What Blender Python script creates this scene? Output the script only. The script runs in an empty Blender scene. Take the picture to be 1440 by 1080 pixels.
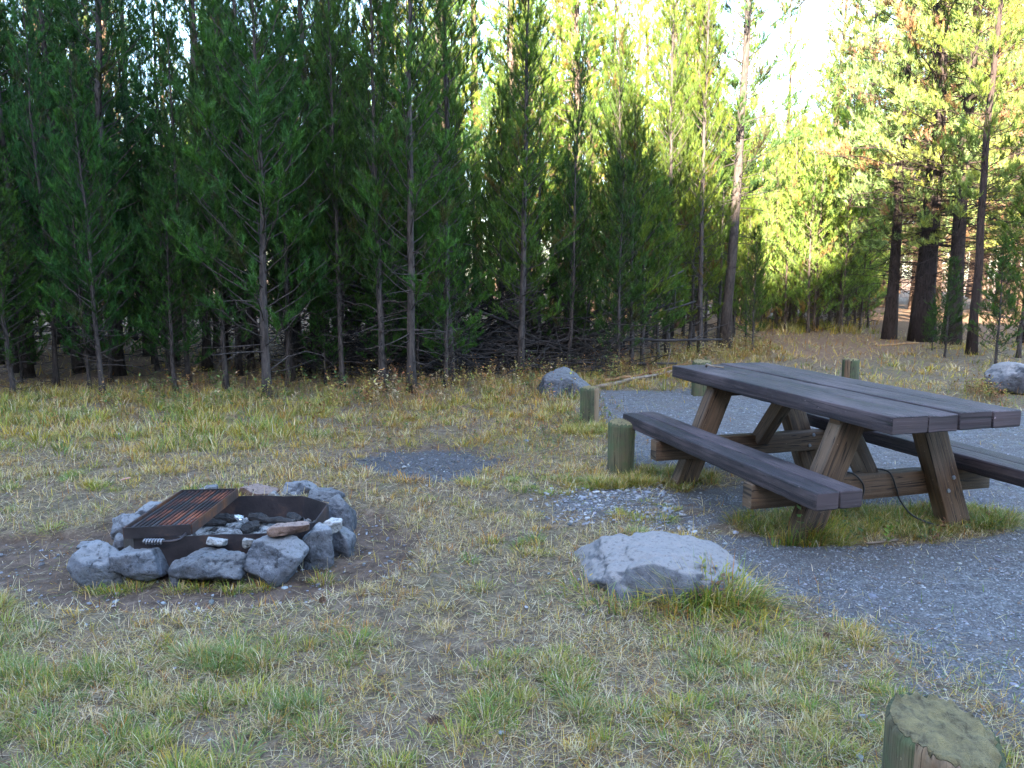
import bpy, bmesh, math, random
import numpy as np
from mathutils import Vector, Matrix

R = math.radians
rng = np.random.default_rng(7)
random.seed(7)
scn = bpy.context.scene
COL = scn.collection

# ------------------------------------------------------------------ camera
F_PX, PITCH, CAM_H = 1090.0, R(7.98), 1.427
cam = bpy.data.cameras.new('camera')
cam.sensor_width = 36.0
cam.lens = 36.0 * F_PX / 1440.0
cam.clip_end = 1500
camo = bpy.data.objects.new('camera', cam)
COL.objects.link(camo)
camo.location = (0, 0, CAM_H)
camo.rotation_euler = (R(90) - PITCH, 0, 0)
scn.camera = camo


def G(x, y, z=0.0):
    """where the ray through a photo pixel meets height z"""
    u = (x - 720) / F_PX
    v = (540 - y) / F_PX
    c, s = math.cos(PITCH), math.sin(PITCH)
    rx, ry, rz = u, c + v * s, -s + v * c
    t = (z - CAM_H) / rz
    return np.array([rx * t, ry * t, z])


def zat(y, dist):
    """height seen at photo row y at a ground distance"""
    v = (540 - y) / F_PX
    c, s = math.cos(PITCH), math.sin(PITCH)
    return CAM_H + dist * (-s + v * c) / (c + v * s)


# ------------------------------------------------------------------ noise
def _h(ix, iy, iz, seed):
    n = (ix * 374761393 + iy * 668265263 + iz * 2147483647 + seed * 1274126177) & 0xFFFFFFFF
    n = ((n ^ (n >> 13)) * 1274126177) & 0xFFFFFFFF
    n = (n ^ (n >> 16)) & 0xFFFFFFFF
    n = (n * 2246822519) & 0xFFFFFFFF
    return ((n ^ (n >> 15)) & 0xFFFFFF) / float(0xFFFFFF)


def vnoise(P, seed=0):
    P = np.asarray(P, float)
    i = np.floor(P).astype(np.int64)
    f = P - i
    f = f * f * (3 - 2 * f)
    out = 0
    for dx in (0, 1):
        for dy in (0, 1):
            for dz in (0, 1):
                w = (f[:, 0] if dx else 1 - f[:, 0]) * (f[:, 1] if dy else 1 - f[:, 1]) * (f[:, 2] if dz else 1 - f[:, 2])
                out = out + w * _h(i[:, 0] + dx, i[:, 1] + dy, i[:, 2] + dz, seed)
    return out * 2 - 1


def fbm(P, seed=0, octv=4, gain=.5):
    P = np.asarray(P, float)
    a, s, o = 1.0, 0, 0
    for k in range(octv):
        o = o + a * vnoise(P * 2 ** k, seed + k * 17)
        s += a
        a *= gain
    return o / s


def n2(x, y, sc, seed=0, octv=3):
    x = np.atleast_1d(np.asarray(x, float))
    y = np.atleast_1d(np.asarray(y, float))
    return fbm(np.stack([x * sc, y * sc, np.full_like(x, seed * 3.7)], 1), seed, octv)


def sstep(a, b, x):
    t = np.clip((x - a) / (b - a), 0, 1)
    return t * t * (3 - 2 * t)


# ------------------------------------------------------------------ materials
def material(name):
    m = bpy.data.materials.new(name)
    m.use_nodes = True
    nt = m.node_tree
    nt.nodes.clear()
    out = nt.nodes.new('ShaderNodeOutputMaterial')
    return m, nt, out


def N(nt, typ, **kw):
    n = nt.nodes.new(typ)
    ins = kw.pop('ins', {})
    for k, v in kw.items():
        setattr(n, k, v)
    for k, v in ins.items():
        n.inputs[k].default_value = v
    return n


def ramp(nt, fac, stops):
    r = nt.nodes.new('ShaderNodeValToRGB')
    e = r.color_ramp.elements
    while len(e) < len(stops):
        e.new(0.5)
    for el, (p, c) in zip(e, stops):
        el.position = p
        el.color = (c[0], c[1], c[2], 1) if not isinstance(c, (int, float)) else (c, c, c, 1)
    nt.links.new(fac, r.inputs[0])
    return r.outputs[0]


def mixc(nt, fac, a, b, mode='MIX'):
    m = nt.nodes.new('ShaderNodeMix')
    m.data_type = 'RGBA'
    m.blend_type = mode
    for sock, v in ((m.inputs[0], fac), (m.inputs[6], a), (m.inputs[7], b)):
        if isinstance(v, bpy.types.NodeSocket):
            nt.links.new(v, sock)
        elif isinstance(v, (int, float)):
            sock.default_value = v
        else:
            sock.default_value = (v[0], v[1], v[2], 1)
    return m.outputs[2]


def noise(nt, vec, scale, detail=4, rough=.55, dist=0.0):
    n = N(nt, 'ShaderNodeTexNoise', ins={'Scale': scale, 'Detail': detail, 'Roughness': rough, 'Distortion': dist})
    nt.links.new(vec, n.inputs['Vector'])
    return n.outputs['Fac']


def mapping(nt, vec, scale=(1, 1, 1), loc=(0, 0, 0)):
    m = N(nt, 'ShaderNodeMapping')
    m.inputs['Scale'].default_value = scale
    m.inputs['Location'].default_value = loc
    nt.links.new(vec, m.inputs['Vector'])
    return m.outputs[0]


def finish(nt, out, col, rough=.8, bump=None, bdist=.01, bstr=.5, spec=.3, metallic=0.0):
    p = N(nt, 'ShaderNodeBsdfPrincipled')
    for sock, v in ((p.inputs['Base Color'], col), (p.inputs['Roughness'], rough), (p.inputs['Metallic'], metallic)):
        if isinstance(v, bpy.types.NodeSocket):
            nt.links.new(v, sock)
        elif isinstance(v, (int, float)):
            sock.default_value = v
        else:
            sock.default_value = (v[0], v[1], v[2], 1)
    p.inputs['Specular IOR Level'].default_value = spec
    if bump is not None:
        b = N(nt, 'ShaderNodeBump', ins={'Strength': bstr, 'Distance': bdist})
        nt.links.new(bump, b.inputs['Height'])
        nt.links.new(b.outputs[0], p.inputs['Normal'])
    nt.links.new(p.outputs[0], out.inputs['Surface'])
    return p


def addv(nt, a, b, k=1.0):
    m = N(nt, 'ShaderNodeMath', operation='MULTIPLY_ADD')
    nt.links.new(b, m.inputs[0])
    m.inputs[1].default_value = k
    nt.links.new(a, m.inputs[2])
    return m.outputs[0]


def mat_wood(name, dark, light, wear, wearamt=.45, gscale=1.0, bstr=.6, rough=.62, moss=None):
    """weathered timber; UV: u runs with the grain in metres"""
    m, nt, out = material(name)
    uv = N(nt, 'ShaderNodeUVMap').outputs[0]
    g1 = noise(nt, mapping(nt, uv, (2.2 * gscale, 55 * gscale, 1)), 1.0, 6, .6, .6)
    g2 = noise(nt, mapping(nt, uv, (5, 190, 1)), 1.0, 3, .6)
    big = noise(nt, mapping(nt, uv, (1.6, 4.5, 1)), 1.0, 4, .6)
    fine = noise(nt, mapping(nt, uv, (22, 60, 1)), 1.0, 4, .7)
    c = ramp(nt, g1, [(.3, dark), (.7, light)])
    wf = ramp(nt, big, [(.42, 0.0), (.66, wearamt)])
    c = mixc(nt, wf, c, wear)
    c = mixc(nt, ramp(nt, fine, [(.63, 0.0), (.72, .5)]), c, wear)
    c = mixc(nt, ramp(nt, g2, [(.25, .75), (.4, 0.0)]), c, [x * .35 for x in dark])
    ck = noise(nt, mapping(nt, uv, (.9, 24 * gscale, 1), (3.3, 1.7, 0)), 1.0, 3, .5, .3)
    c = mixc(nt, ramp(nt, ck, [(.484, 0.0), (.497, .95), (.503, .95), (.516, 0.0)]), c, [x * .25 for x in dark])
    sp = noise(nt, mapping(nt, uv, (60, 150, 1)), 1.0, 2, .6)
    c = mixc(nt, ramp(nt, sp, [(.70, 0.0), (.76, .8)]), c, [min(.6, x * 2.2) for x in wear])
    if moss:
        pos = N(nt, 'ShaderNodeTexCoord').outputs['Object']
        mn = noise(nt, pos, 9, 5, .65)
        c = mixc(nt, ramp(nt, mn, [(.42, 0.0), (.62, .75)]), c, moss)
    h = addv(nt, g1, g2, .6)
    finish(nt, out, c, ramp(nt, big, [(.3, rough - .1), (.7, rough + .15)]), h, .006, bstr, .4)
    return m


def mat_rock(name, dark, light, top, scale=1.0, speck=.5, crust=.45, pit=.8):
    m, nt, out = material(name)
    tc = N(nt, 'ShaderNodeTexCoord').outputs['Object']
    inf = N(nt, 'ShaderNodeObjectInfo')
    ad = N(nt, 'ShaderNodeVectorMath', operation='ADD')
    nt.links.new(tc, ad.inputs[0])
    sc_ = N(nt, 'ShaderNodeMath', operation='MULTIPLY', ins={1: 37.0})
    nt.links.new(inf.outputs['Random'], sc_.inputs[0])
    nt.links.new(sc_.outputs[0], ad.inputs[1])
    p = ad.outputs[0]
    a = noise(nt, p, 6 * scale, 8, .62, .3)
    b = noise(nt, p, 38 * scale, 5, .7)
    v = N(nt, 'ShaderNodeTexVoronoi', ins={'Scale': 90 * scale})
    nt.links.new(p, v.inputs['Vector'])
    c = ramp(nt, a, [(.3, dark), (.55, light), (.75, [x * 1.15 for x in light])])
    geo = N(nt, 'ShaderNodeNewGeometry')
    sx = N(nt, 'ShaderNodeSeparateXYZ')
    nt.links.new(geo.outputs['Normal'], sx.inputs[0])
    al = noise(nt, p, 2.6 * scale, 5, .6)
    up = addv(nt, sx.outputs[2], al, crust)
    c = mixc(nt, ramp(nt, up, [(.70 + (.45 - crust) * -.3, 0.0), (.98 + (.45 - crust) * -.3, .92)]), c, top)
    hv = N(nt, 'ShaderNodeHueSaturation')
    hr = N(nt, 'ShaderNodeMapRange', ins={'To Min': .62, 'To Max': 1.3})
    nt.links.new(inf.outputs['Random'], hr.inputs['Value'])
    nt.links.new(hr.outputs[0], hv.inputs['Value'])
    nt.links.new(c, hv.inputs['Color'])
    c = hv.outputs[0] if crust > .3 else c      # lichen-pale weathered crust on the upper faces
    c = mixc(nt, ramp(nt, b, [(.34, pit), (.46, 0.0)]), c, [x * .3 for x in dark])
    c = mixc(nt, ramp(nt, b, [(.55, 0.0), (.68, speck)]), c, [min(1, x * 1.7) for x in light])
    c = mixc(nt, ramp(nt, v.outputs['Distance'], [(.08, .5), (.2, 0.0)]), c, [x * .45 for x in dark])
    h = addv(nt, a, b, .45)
    h = addv(nt, h, v.outputs['Distance'], .12)
    finish(nt, out, c, .85, h, .02, .9, .25)
    return m


def mat_bark(name, dark, light, sc=1.0):
    m, nt, out = material(name)
    tc = N(nt, 'ShaderNodeTexCoord').outputs['Object']
    inf = N(nt, 'ShaderNodeObjectInfo')
    a = noise(nt, mapping(nt, tc, (30 * sc, 30 * sc, 7 * sc)), 1.0, 5, .65, .4)
    b = noise(nt, tc, 2.2, 3, .6)
    c = ramp(nt, a, [(.32, dark), (.66, light)])
    c = mixc(nt, ramp(nt, b, [(.45, 0.0), (.7, .5)]), c, [light[0] * .9, light[1] * 1.0, light[2] * 1.1])
    c = mixc(nt, 1.0, c, inf.outputs['Color'], 'MULTIPLY')
    finish(nt, out, c, .9, a, .02, .8, .15)
    return m


def mat_leaf(name, trans=.3, objcolor=False, rough=.6, tmul=(1.2, 1.3, .6)):
    m, nt, out = material(name)
    at = N(nt, 'ShaderNodeAttribute', attribute_name='Col')
    c = at.outputs['Color']
    if objcolor:
        inf = N(nt, 'ShaderNodeObjectInfo')
        c = mixc(nt, 1.0, c, inf.outputs['Color'], 'MULTIPLY')
        tc = N(nt, 'ShaderNodeTexCoord').outputs['Object']
        nz = noise(nt, tc, 1.3, 3, .6)
        c = mixc(nt, 1.0, c, ramp(nt, nz, [(.3, (.7, .75, .85)), (.7, (1.25, 1.15, .85))]), 'MULTIPLY')
    p = N(nt, 'ShaderNodeBsdfPrincipled', ins={'Roughness': rough})
    p.inputs['Specular IOR Level'].default_value = .25
    nt.links.new(c, p.inputs['Base Color'])
    t = N(nt, 'ShaderNodeBsdfTranslucent')
    nt.links.new(mixc(nt, 1.0, c, tmul, 'MULTIPLY'), t.inputs[0])
    mx = N(nt, 'ShaderNodeMixShader', ins={0: trans})
    nt.links.new(p.outputs[0], mx.inputs[1])
    nt.links.new(t.outputs[0], mx.inputs[2])
    nt.links.new(mx.outputs[0], out.inputs['Surface'])
    return m


def mat_ground():
    m, nt, out = material('ground_surface')
    tc = N(nt, 'ShaderNodeTexCoord').outputs['Object']
    at = N(nt, 'ShaderNodeAttribute', attribute_name='Zone')
    s = N(nt, 'ShaderNodeSeparateColor')
    nt.links.new(at.outputs['Color'], s.inputs[0])
    grav, dirt, pale = s.outputs[0], s.outputs[1], s.outputs[2]
    n1 = noise(nt, tc, 2.0, 6, .6)
    n2_ = noise(nt, tc, 14.0, 6, .7)
    n3 = noise(nt, tc, 90.0, 4, .7)
    n4 = noise(nt, tc, 320.0, 2, .6)
    # thatch
    th = ramp(nt, n2_, [(.25, (.045, .031, .022)), (.48, (.15, .108, .075)), (.75, (.29, .22, .15))])
    th = mixc(nt, ramp(nt, n1, [(.45, 0.0), (.65, .3)]), th, (.11, .105, .045))
    th = mixc(nt, ramp(nt, n3, [(.35, .6), (.5, 0.0)]), th, (.04, .032, .025))
    th = mixc(nt, ramp(nt, n3, [(.58, 0.0), (.72, .6)]), th, (.36, .28, .18))
    # dirt
    di = ramp(nt, n2_, [(.3, (.05, .034, .025)), (.55, (.125, .086, .064)), (.8, (.22, .16, .12))])
    di = mixc(nt, ramp(nt, n3, [(.6, 0.0), (.72, .7)]), di, (.32, .27, .21))
    # gravel
    vo = N(nt, 'ShaderNodeTexVoronoi', ins={'Scale': 95.0})
    nt.links.new(tc, vo.inputs['Vector'])
    vo2 = N(nt, 'ShaderNodeTexVoronoi', ins={'Scale': 42.0})
    nt.links.new(tc, vo2.inputs['Vector'])
    gr = ramp(nt, vo.outputs['Color'], [(.0, (.10, .102, .110)), (.5, (.175, .176, .184)), (1, (.29, .29, .295))])
    gr = mixc(nt, ramp(nt, n2_, [(.38, .75), (.62, 0.0)]), gr, (.075, .068, .068))
    gr = mixc(nt, ramp(nt, n1, [(.4, 0.0), (.6, .6)]), gr, (.135, .115, .105))
    gr = mixc(nt, ramp(nt, vo.outputs['Distance'], [(.45, 0.0), (.75, .6)]), gr, (.05, .05, .052))
    # forest floor / pale far path
    fl = ramp(nt, n2_, [(.3, (.10, .06, .04)), (.6, (.21, .13, .085)), (.8, (.30, .21, .13))])
    c = mixc(nt, pale, th, fl)
    c = mixc(nt, dirt, c, di)
    gm = addv(nt, grav, addv(nt, n3, n2_, 1.0), .5)
    gf = ramp(nt, gm, [(.75, 0.0), (1.0, 1.0)])
    c = mixc(nt, gf, c, mixc(nt, dirt, gr, (.075, .07, .07)))
    h = addv(nt, n2_, n3, .5)
    h = addv(nt, h, n4, .2)
    h = addv(nt, h, vo.outputs['Distance'], -.35)
    finish(nt, out, c, .93, h, .022, .9, .15)
    return m


def mat_simple(name, stops, scale=12, rough=.7, metallic=0.0, spec=.3, bd=.004, bstr=.5, det=6):
    m, nt, out = material(name)
    tc = N(nt, 'ShaderNodeTexCoord').outputs['Object']
    a = noise(nt, tc, scale, det, .65, .3)
    b = noise(nt, tc, scale * 9, 3, .6)
    finish(nt, out, ramp(nt, addv(nt, a, b, .12), stops), rough, b, bd, bstr, spec, metallic)
    return m


def mat_attr(name, rough=.85, spec=.2):
    m, nt, out = material(name)
    at = N(nt, 'ShaderNodeAttribute', attribute_name='Col')
    finish(nt, out, at.outputs['Color'], rough, spec=spec)
    return m


M = {
    'ground': mat_ground(),
    'table': mat_wood('dark_stained_plank', (.003, .002, .0025), (.026, .014, .019), (.155, .112, .115), .5, bstr=1.0, rough=.68),
    'leg': mat_wood('weathered_brown_timber', (.018, .009, .005), (.115, .062, .030), (.21, .155, .11), .4, rough=.75),
    'post': mat_wood('green_treated_post', (.010, .011, .006), (.075, .076, .042), (.17, .135, .075), .5, 1.2, 1.0, .85, (.06, .085, .035)),
    'post_core': mat_wood('brown_split_post', (.05, .03, .018), (.19, .12, .065), (.26, .19, .12), .5, .9, 1.0, .8),
    'post_top': mat_simple('mossy_end_grain', [(.30, (.03, .020, .012)), (.40, (.13, .10, .055)), (.52, (.27, .22, .115)), (.70, (.38, .30, .14))], 30, .95, bd=.03, bstr=1.0),
    'rock': mat_rock('blue_grey_basalt', (.036, .039, .047), (.112, .118, .134), (.18, .182, .19)),
    'rock_pale': mat_rock('pale_pumice', (.14, .135, .13), (.27, .265, .26), (.34, .33, .32), 1.5),
    'rock_red': mat_rock('reddish_stone', (.05, .03, .025), (.14, .09, .07), (.19, .14, .12), 1.0, .2),
    'boulder': mat_rock('lichen_topped_boulder', (.035, .036, .042), (.115, .115, .125), (.235, .215, .205), 1.3, .35, .22, .5),
    'bark': mat_bark('pine_bark', (.018, .015, .015), (.085, .070, .064)),
    'barkred': mat_bark('orange_pine_bark', (.06, .035, .025), (.26, .16, .11), .5),
    'needle': mat_leaf('pine_needles', .4, True, .55, (1.3, 1.25, .45)),
    'grass': mat_leaf('grass_blades', .25, False, .7),
    'dead': mat_simple('dead_grey_wood', [(.3, (.010, .009, .009)), (.6, (.035, .030, .029)), (.8, (.08, .068, .062))], 5, .9),
    'palelog': mat_simple('bare_weathered_log', [(.3, (.05, .035, .025)), (.5, (.15, .11, .08)), (.75, (.26, .21, .17))], 6, .9),
    'orangelog': mat_simple('orange_inner_wood', [(.3, (.10, .045, .02)), (.6, (.28, .15, .065))], 8, .85),
    'rust': mat_simple('rusty_steel', [(.3, (.022, .016, .016)), (.50, (.045, .028, .026)), (.62, (.11, .045, .022)), (.78, (.20, .075, .03))], 6, .62, .25, .4),
    'iron': mat_simple('sooty_steel', [(.3, (.014, .013, .015)), (.6, (.040, .033, .036)), (.75, (.09, .055, .045))], 7, .5, .35, .45),
    'rustred': mat_simple('red_rust_bar', [(.50, (.022, .017, .018)), (.60, (.10, .032, .02)), (.72, (.26, .08, .04))], 4.5, .7, .1, .3),
    'bolt': mat_simple('galvanised_bolt', [(.3, (.12, .13, .15)), (.7, (.30, .32, .36))], 30, .45, .7, .5),
    'spring': mat_simple('bare_steel_coil', [(.3, (.10, .10, .11)), (.7, (.30, .30, .32))], 30, .45, .7, .5),
    'ash': mat_simple('ash_and_charcoal', [(.36, (.012, .012, .013)), (.48, (.05, .048, .048)), (.56, (.25, .245, .24)), (.7, (.52, .52, .52))], 16, .95, bd=.02, bstr=1.0),
    'char': mat_simple('charred_wood', [(.35, (.008, .008, .009)), (.65, (.03, .028, .028)), (.8, (.09, .085, .08))], 20, .7, bd=.01),
    'foil': mat_simple('crumpled_foil', [(.3, (.45, .46, .48)), (.7, (.8, .81, .83))], 20, .25, .9, .5),
    'cable': mat_simple('black_cable', [(.3, (.012, .012, .013)), (.7, (.03, .03, .032))], 30, .5),
    'pebble': mat_attr('loose_stones'),
    'brick': mat_simple('pink_wood_chip', [(.3, (.30, .14, .10)), (.7, (.48, .26, .20))], 20, .9),
}


# ------------------------------------------------------------------ object helpers
def mesh(name, V, F, mats, smooth=False, col=None, uv=None, mi=None, zone=None):
    V = np.ascontiguousarray(V, np.float32).reshape(-1, 3)
    me = bpy.data.meshes.new(name)
    if isinstance(F, np.ndarray):
        k = F.shape[1]
        me.vertices.add(len(V))
        me.vertices.foreach_set('co', V.ravel())
        me.loops.add(F.size)
        me.loops.foreach_set('vertex_index', np.ascontiguousarray(F, np.int32).ravel())
        me.polygons.add(len(F))
        me.polygons.foreach_set('loop_start', np.arange(0, F.size, k, dtype=np.int32))
        me.update(calc_edges=True)
    else:
        me.from_pydata(V.tolist(), [], F)
    for a, nm in ((col, 'Col'), (zone, 'Zone')):
        if a is not None:
            at = me.color_attributes.new(nm, 'FLOAT_COLOR', 'POINT')
            c4 = np.ones((len(V), 4), np.float32)
            c4[:, :3] = a
            at.data.foreach_set('color', c4.ravel())
    if uv is not None:
        l = me.uv_layers.new(name='UVMap')
        idx = np.empty(len(me.loops), np.int32)
        me.loops.foreach_get('vertex_index', idx)
        l.data.foreach_set('uv', np.ascontiguousarray(np.asarray(uv, np.float32)[idx]).ravel())
    for m in (mats if isinstance(mats, (list, tuple)) else [mats]):
        me.materials.append(m)
    if mi is not None:
        me.polygons.foreach_set('material_index', np.asarray(mi, np.int32))
    me.polygons.foreach_set('use_smooth', np.full(len(me.polygons), bool(smooth)))
    me.update()
    return me


def link(name, me, parent=None, loc=None):
    o = bpy.data.objects.new(name, me)
    COL.objects.link(o)
    if parent:
        o.parent = parent
    if loc is not None:
        o.location = loc
    return o


def empty(name, loc, rz=0):
    o = bpy.data.objects.new(name, None)
    o.empty_display_size = .2
    COL.objects.link(o)
    o.location = loc
    o.rotation_euler = (0, 0, rz)
    return o


def tag(o, label=None, cat=None, group=None, kind=None):
    for k, v in (('label', label), ('category', cat), ('group', group), ('kind', kind)):
        if v:
            o[k] = v
    return o


class Bag:
    """collects triangles"""
    def __init__(s):
        s.V, s.F, s.C, s.n = [], [], [], 0

    def add(s, V, F, C=None):
        V = np.asarray(V, float).reshape(-1, 3)
        F = np.asarray(F, np.int64)
        if F.shape[1] == 4:
            F = np.concatenate([F[:, [0, 1, 2]], F[:, [0, 2, 3]]])
        s.V.append(V)
        s.F.append(F + s.n)
        if C is not None:
            s.C.append(np.broadcast_to(C, V.shape).copy())
        s.n += len(V)

    def get(s):
        return np.concatenate(s.V), np.concatenate(s.F), (np.concatenate(s.C) if s.C else None)


def tube(P, rad, sides=6, cap=True):
    P = np.asarray(P, float)
    rad = np.broadcast_to(np.asarray(rad, float), (len(P),))
    T = np.gradient(P, axis=0)
    T /= np.linalg.norm(T, axis=1)[:, None] + 1e-9
    ref = np.array([1.0, 0, 0]) if abs(T[0][0]) < .8 else np.array([0, 1.0, 0])
    A = np.cross(T, ref)
    A /= np.linalg.norm(A, axis=1)[:, None] + 1e-9
    B = np.cross(T, A)
    th = np.arange(sides) * 2 * math.pi / sides
    V = P[:, None] + rad[:, None, None] * (np.cos(th)[None, :, None] * A[:, None] + np.sin(th)[None, :, None] * B[:, None])
    n = len(P)
    i = np.arange(n - 1)[:, None] * sides
    j = np.arange(sides)[None]
    j2 = (j + 1) % sides
    Fq = np.stack([i + j, i + j2, i + sides + j2, i + sides + j], -1).reshape(-1, 4)
    F = np.concatenate([Fq[:, [0, 1, 2]], Fq[:, [0, 2, 3]]])
    V = V.reshape(-1, 3)
    if cap:
        V = np.concatenate([V, P[:1], P[-1:]])
        c0, c1 = len(V) - 2, len(V) - 1
        jj = np.arange(sides)
        k2 = (jj + 1) % sides
        F = np.concatenate([F, np.stack([np.full(sides, c0), k2, jj], 1),
                            np.stack([np.full(sides, c1), (n - 1) * sides + jj, (n - 1) * sides + k2], 1)])
    return V, F


def beam(name, p0, p1, w, h, mat, side=(0, 0, 1), bev=.008, rough=.0025, seg=None, parent=None, seed=0, cut0=None, cut1=None):
    """sawn timber from p0 to p1; `side` is the direction of the h measure; cut0/cut1: horizontal end cut heights"""
    p0, p1 = np.array(p0, float), np.array(p1, float)
    L = np.linalg.norm(p1 - p0)
    T = (p1 - p0) / L
    S = np.array(side, float)
    S -= T * S.dot(T)
    S /= np.linalg.norm(S)
    Wd = np.cross(S, T)
    seg = seg or max(8, int(L / .05))
    # section
    pts = []
    for sx, sy in ((-1, -1), (1, -1), (1, 1), (-1, 1)):
        cx, cy = sx * (w / 2 - bev), sy * (h / 2 - bev)
        a0 = math.atan2(sy, sx) - math.pi / 4
        for k in range(3):
            a = a0 + k * math.pi / 4
            pts.append((cx + bev * math.cos(a), cy + bev * math.sin(a)))
    # refine flats
    sec = []
    for i in range(len(pts)):
        a, b = np.array(pts[i]), np.array(pts[(i + 1) % len(pts)])
        nn = max(1, int(np.linalg.norm(b - a) / .03))
        for k in range(nn):
            sec.append(a + (b - a) * k / nn)
    sec = np.array(sec)
    per = np.concatenate([[0], np.cumsum(np.linalg.norm(np.roll(sec, -1, 0) - sec, axis=1))])[:-1]
    ns = len(sec)
    ts = np.linspace(0, 1, seg + 1)
    ts = np.concatenate([[0, bev / L * .8], ts[1:-1], [1 - bev / L * .8, 1]])
    sc = np.ones(len(ts))
    ring = []
    for i, t in enumerate(ts):
        s = sec.copy()
        if i in (0, len(ts) - 1):
            s = s * (1 - 2 * bev * .6 / np.array([w, h]))
        ring.append(p0 + T * L * t + s[:, :1] * Wd + s[:, 1:] * S)
    V = np.array(ring)
    nv = fbm(V.reshape(-1, 3) * np.array([1, 1, 1]) * 14 + seed * 5.3, seed, 3).reshape(V.shape[:2])
    low = fbm(V.reshape(-1, 3) * 2.5 + seed * 9.1, seed + 4, 2).reshape(V.shape[:2])
    ctr = V.mean(1, keepdims=True)
    d = V - ctr
    d /= np.linalg.norm(d, axis=2, keepdims=True)
    V = V + d * (nv * rough + low * rough * 1.2)[..., None]
    u = np.repeat(ts[:, None] * L, ns, 1)
    v = np.repeat(per[None] + seed * .37, len(ts), 0)
    V = V.reshape(-1, 3)
    UV = np.stack([u.ravel() + seed * 1.7, v.ravel()], 1)
    n = len(ts)
    F = []
    for i in range(n - 1):
        for j in range(ns):
            j2 = (j + 1) % ns
            F.append((i * ns + j, i * ns + j2, (i + 1) * ns + j2, (i + 1) * ns + j))
    # ends get their own verts so end grain has its own UV
    base = len(V)
    V = np.concatenate([V, V[:ns], V[(n - 1) * ns:n * ns]])
    UV = np.concatenate([UV, sec * .25 + seed, sec * .25 + seed + 3])
    F.append(tuple(base + k for k in range(ns))[::-1])
    F.append(tuple(base + ns + k for k in range(ns)))
    if cut0 is not None:
        low_end = ts < .5
        m = np.concatenate([np.repeat(low_end, ns), np.ones(ns, bool), np.zeros(ns, bool)])
        V[m & (V[:, 2] < cut0), 2] = cut0
    if cut1 is not None:
        V[V[:, 2] > cut1, 2] = cut1
    me = mesh(name, V, F, mat, True, uv=UV)
    me.polygons.foreach_set('use_smooth', np.ones(len(me.polygons), bool))
    try:
        me.set_sharp_from_angle(angle=R(50))
    except Exception:
        pass
    return link(name, me, parent)


# ------------------------------------------------------------------ terrain
PHI = R(12)          # sun travels towards +x and +y
SUN_EL = R(21)
SD = np.array([math.sin(PHI), math.cos(PHI)])

PITC = np.array([-1.5, 3.95])


def pit_mask(x, y):
    x = np.atleast_1d(x); y = np.atleast_1d(y)
    dx, dy = x - PITC[0], y - PITC[1]
    r = np.sqrt((dx / 1.12) ** 2 + (dy / .83) ** 2)
    # the bare soil also trails off to the left
    dx2, dy2 = x + 2.6, y - 3.85
    r2 = np.sqrt((dx2 / 1.0) ** 2 + (dy2 / .42) ** 2)
    r = np.minimum(r, r2) + n2(x, y, 2.2, 3) * .16 + n2(x, y, 9, 5) * .06
    return 1 - sstep(.86, 1.0, r)


def inpoly(x, y, poly):
    inside = np.zeros(len(x), bool)
    n = len(poly)
    dmin = np.full(len(x), 1e9)
    for i in range(n):
        x0, y0 = poly[i][:2]
        x1, y1 = poly[(i + 1) % n][:2]
        c = ((y0 > y) != (y1 > y)) & (x < (x1 - x0) * (y - y0) / ((y1 - y0) + 1e-12) + x0)
        inside ^= c
        ex, ey = x1 - x0, y1 - y0
        t = np.clip(((x - x0) * ex + (y - y0) * ey) / (ex * ex + ey * ey + 1e-12), 0, 1)
        dmin = np.minimum(dmin, np.hypot(x - x0 - t * ex, y - y0 - t * ey))
    return np.where(inside, dmin, -dmin)


GP = [G(*p) for p in ((838, 556), (950, 549), (1100, 552), (1260, 556), (1440, 584))] + \
     [np.array([9, 8.0, 0]), np.array([9, 2.6, 0])] + \
     [G(*p) for p in ((1440, 1010), (1350, 940), (1240, 890), (1120, 862), (1060, 812), (1010, 770), (960, 720), (905, 680), (890, 622), (850, 590))]
GPATCH = G(604, 648)
GSCAT = G(835, 706)


def gravel_mask(x, y):
    x = np.atleast_1d(x); y = np.atleast_1d(y)
    d = inpoly(x, y, GP) + n2(x, y, 1.6, 9) * .42 + n2(x, y, 7, 11) * .22
    g = sstep(-.5, .42, d)
    # grassy strip under the near end of the table, and by the posts
    t = G(1240, 735)
    e = np.sqrt(((x - t[0]) / 1.0) ** 2 + ((y - t[1] - (x - t[0]) * .1) / .36) ** 2) + n2(x, y, 4, 12) * .3
    g = g * sstep(.8, 1.15, e)
    t = G(960, 668)
    e = np.sqrt(((x - t[0]) / .55) ** 2 + ((y - t[1]) / .42) ** 2) + n2(x, y, 4, 14) * .3
    g = g * (.35 + .65 * sstep(.75, 1.1, e))
    e = np.sqrt(((x - GPATCH[0]) / .56) ** 2 + ((y - GPATCH[1]) / .58) ** 2) + n2(x, y, 3, 13) * .45
    g = np.maximum(g, 1 - sstep(.6, 1.05, e))
    e = np.sqrt(((x - GSCAT[0]) / .40) ** 2 + ((y - GSCAT[1]) / .42) ** 2) + n2(x, y, 4, 15) * .35
    g = np.maximum(g, .5 * (1 - sstep(.1, 1.4, e)))
    return g


PATHP = [G(*p) for p in ((1050, 478), (1180, 470), (1300, 474), (1330, 490), (1240, 505), (1160, 512), (1100, 500), (1055, 494))]


def edge_line(x):
    """front edge of the thicket"""
    return np.interp(x, [-12, -5, -1.2, .6, 2.2, 4.0, 5.2, 6.0], [8.4, 8.9, 9.3, 10.2, 12.0, 14.2, 16.5, 22])


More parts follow.
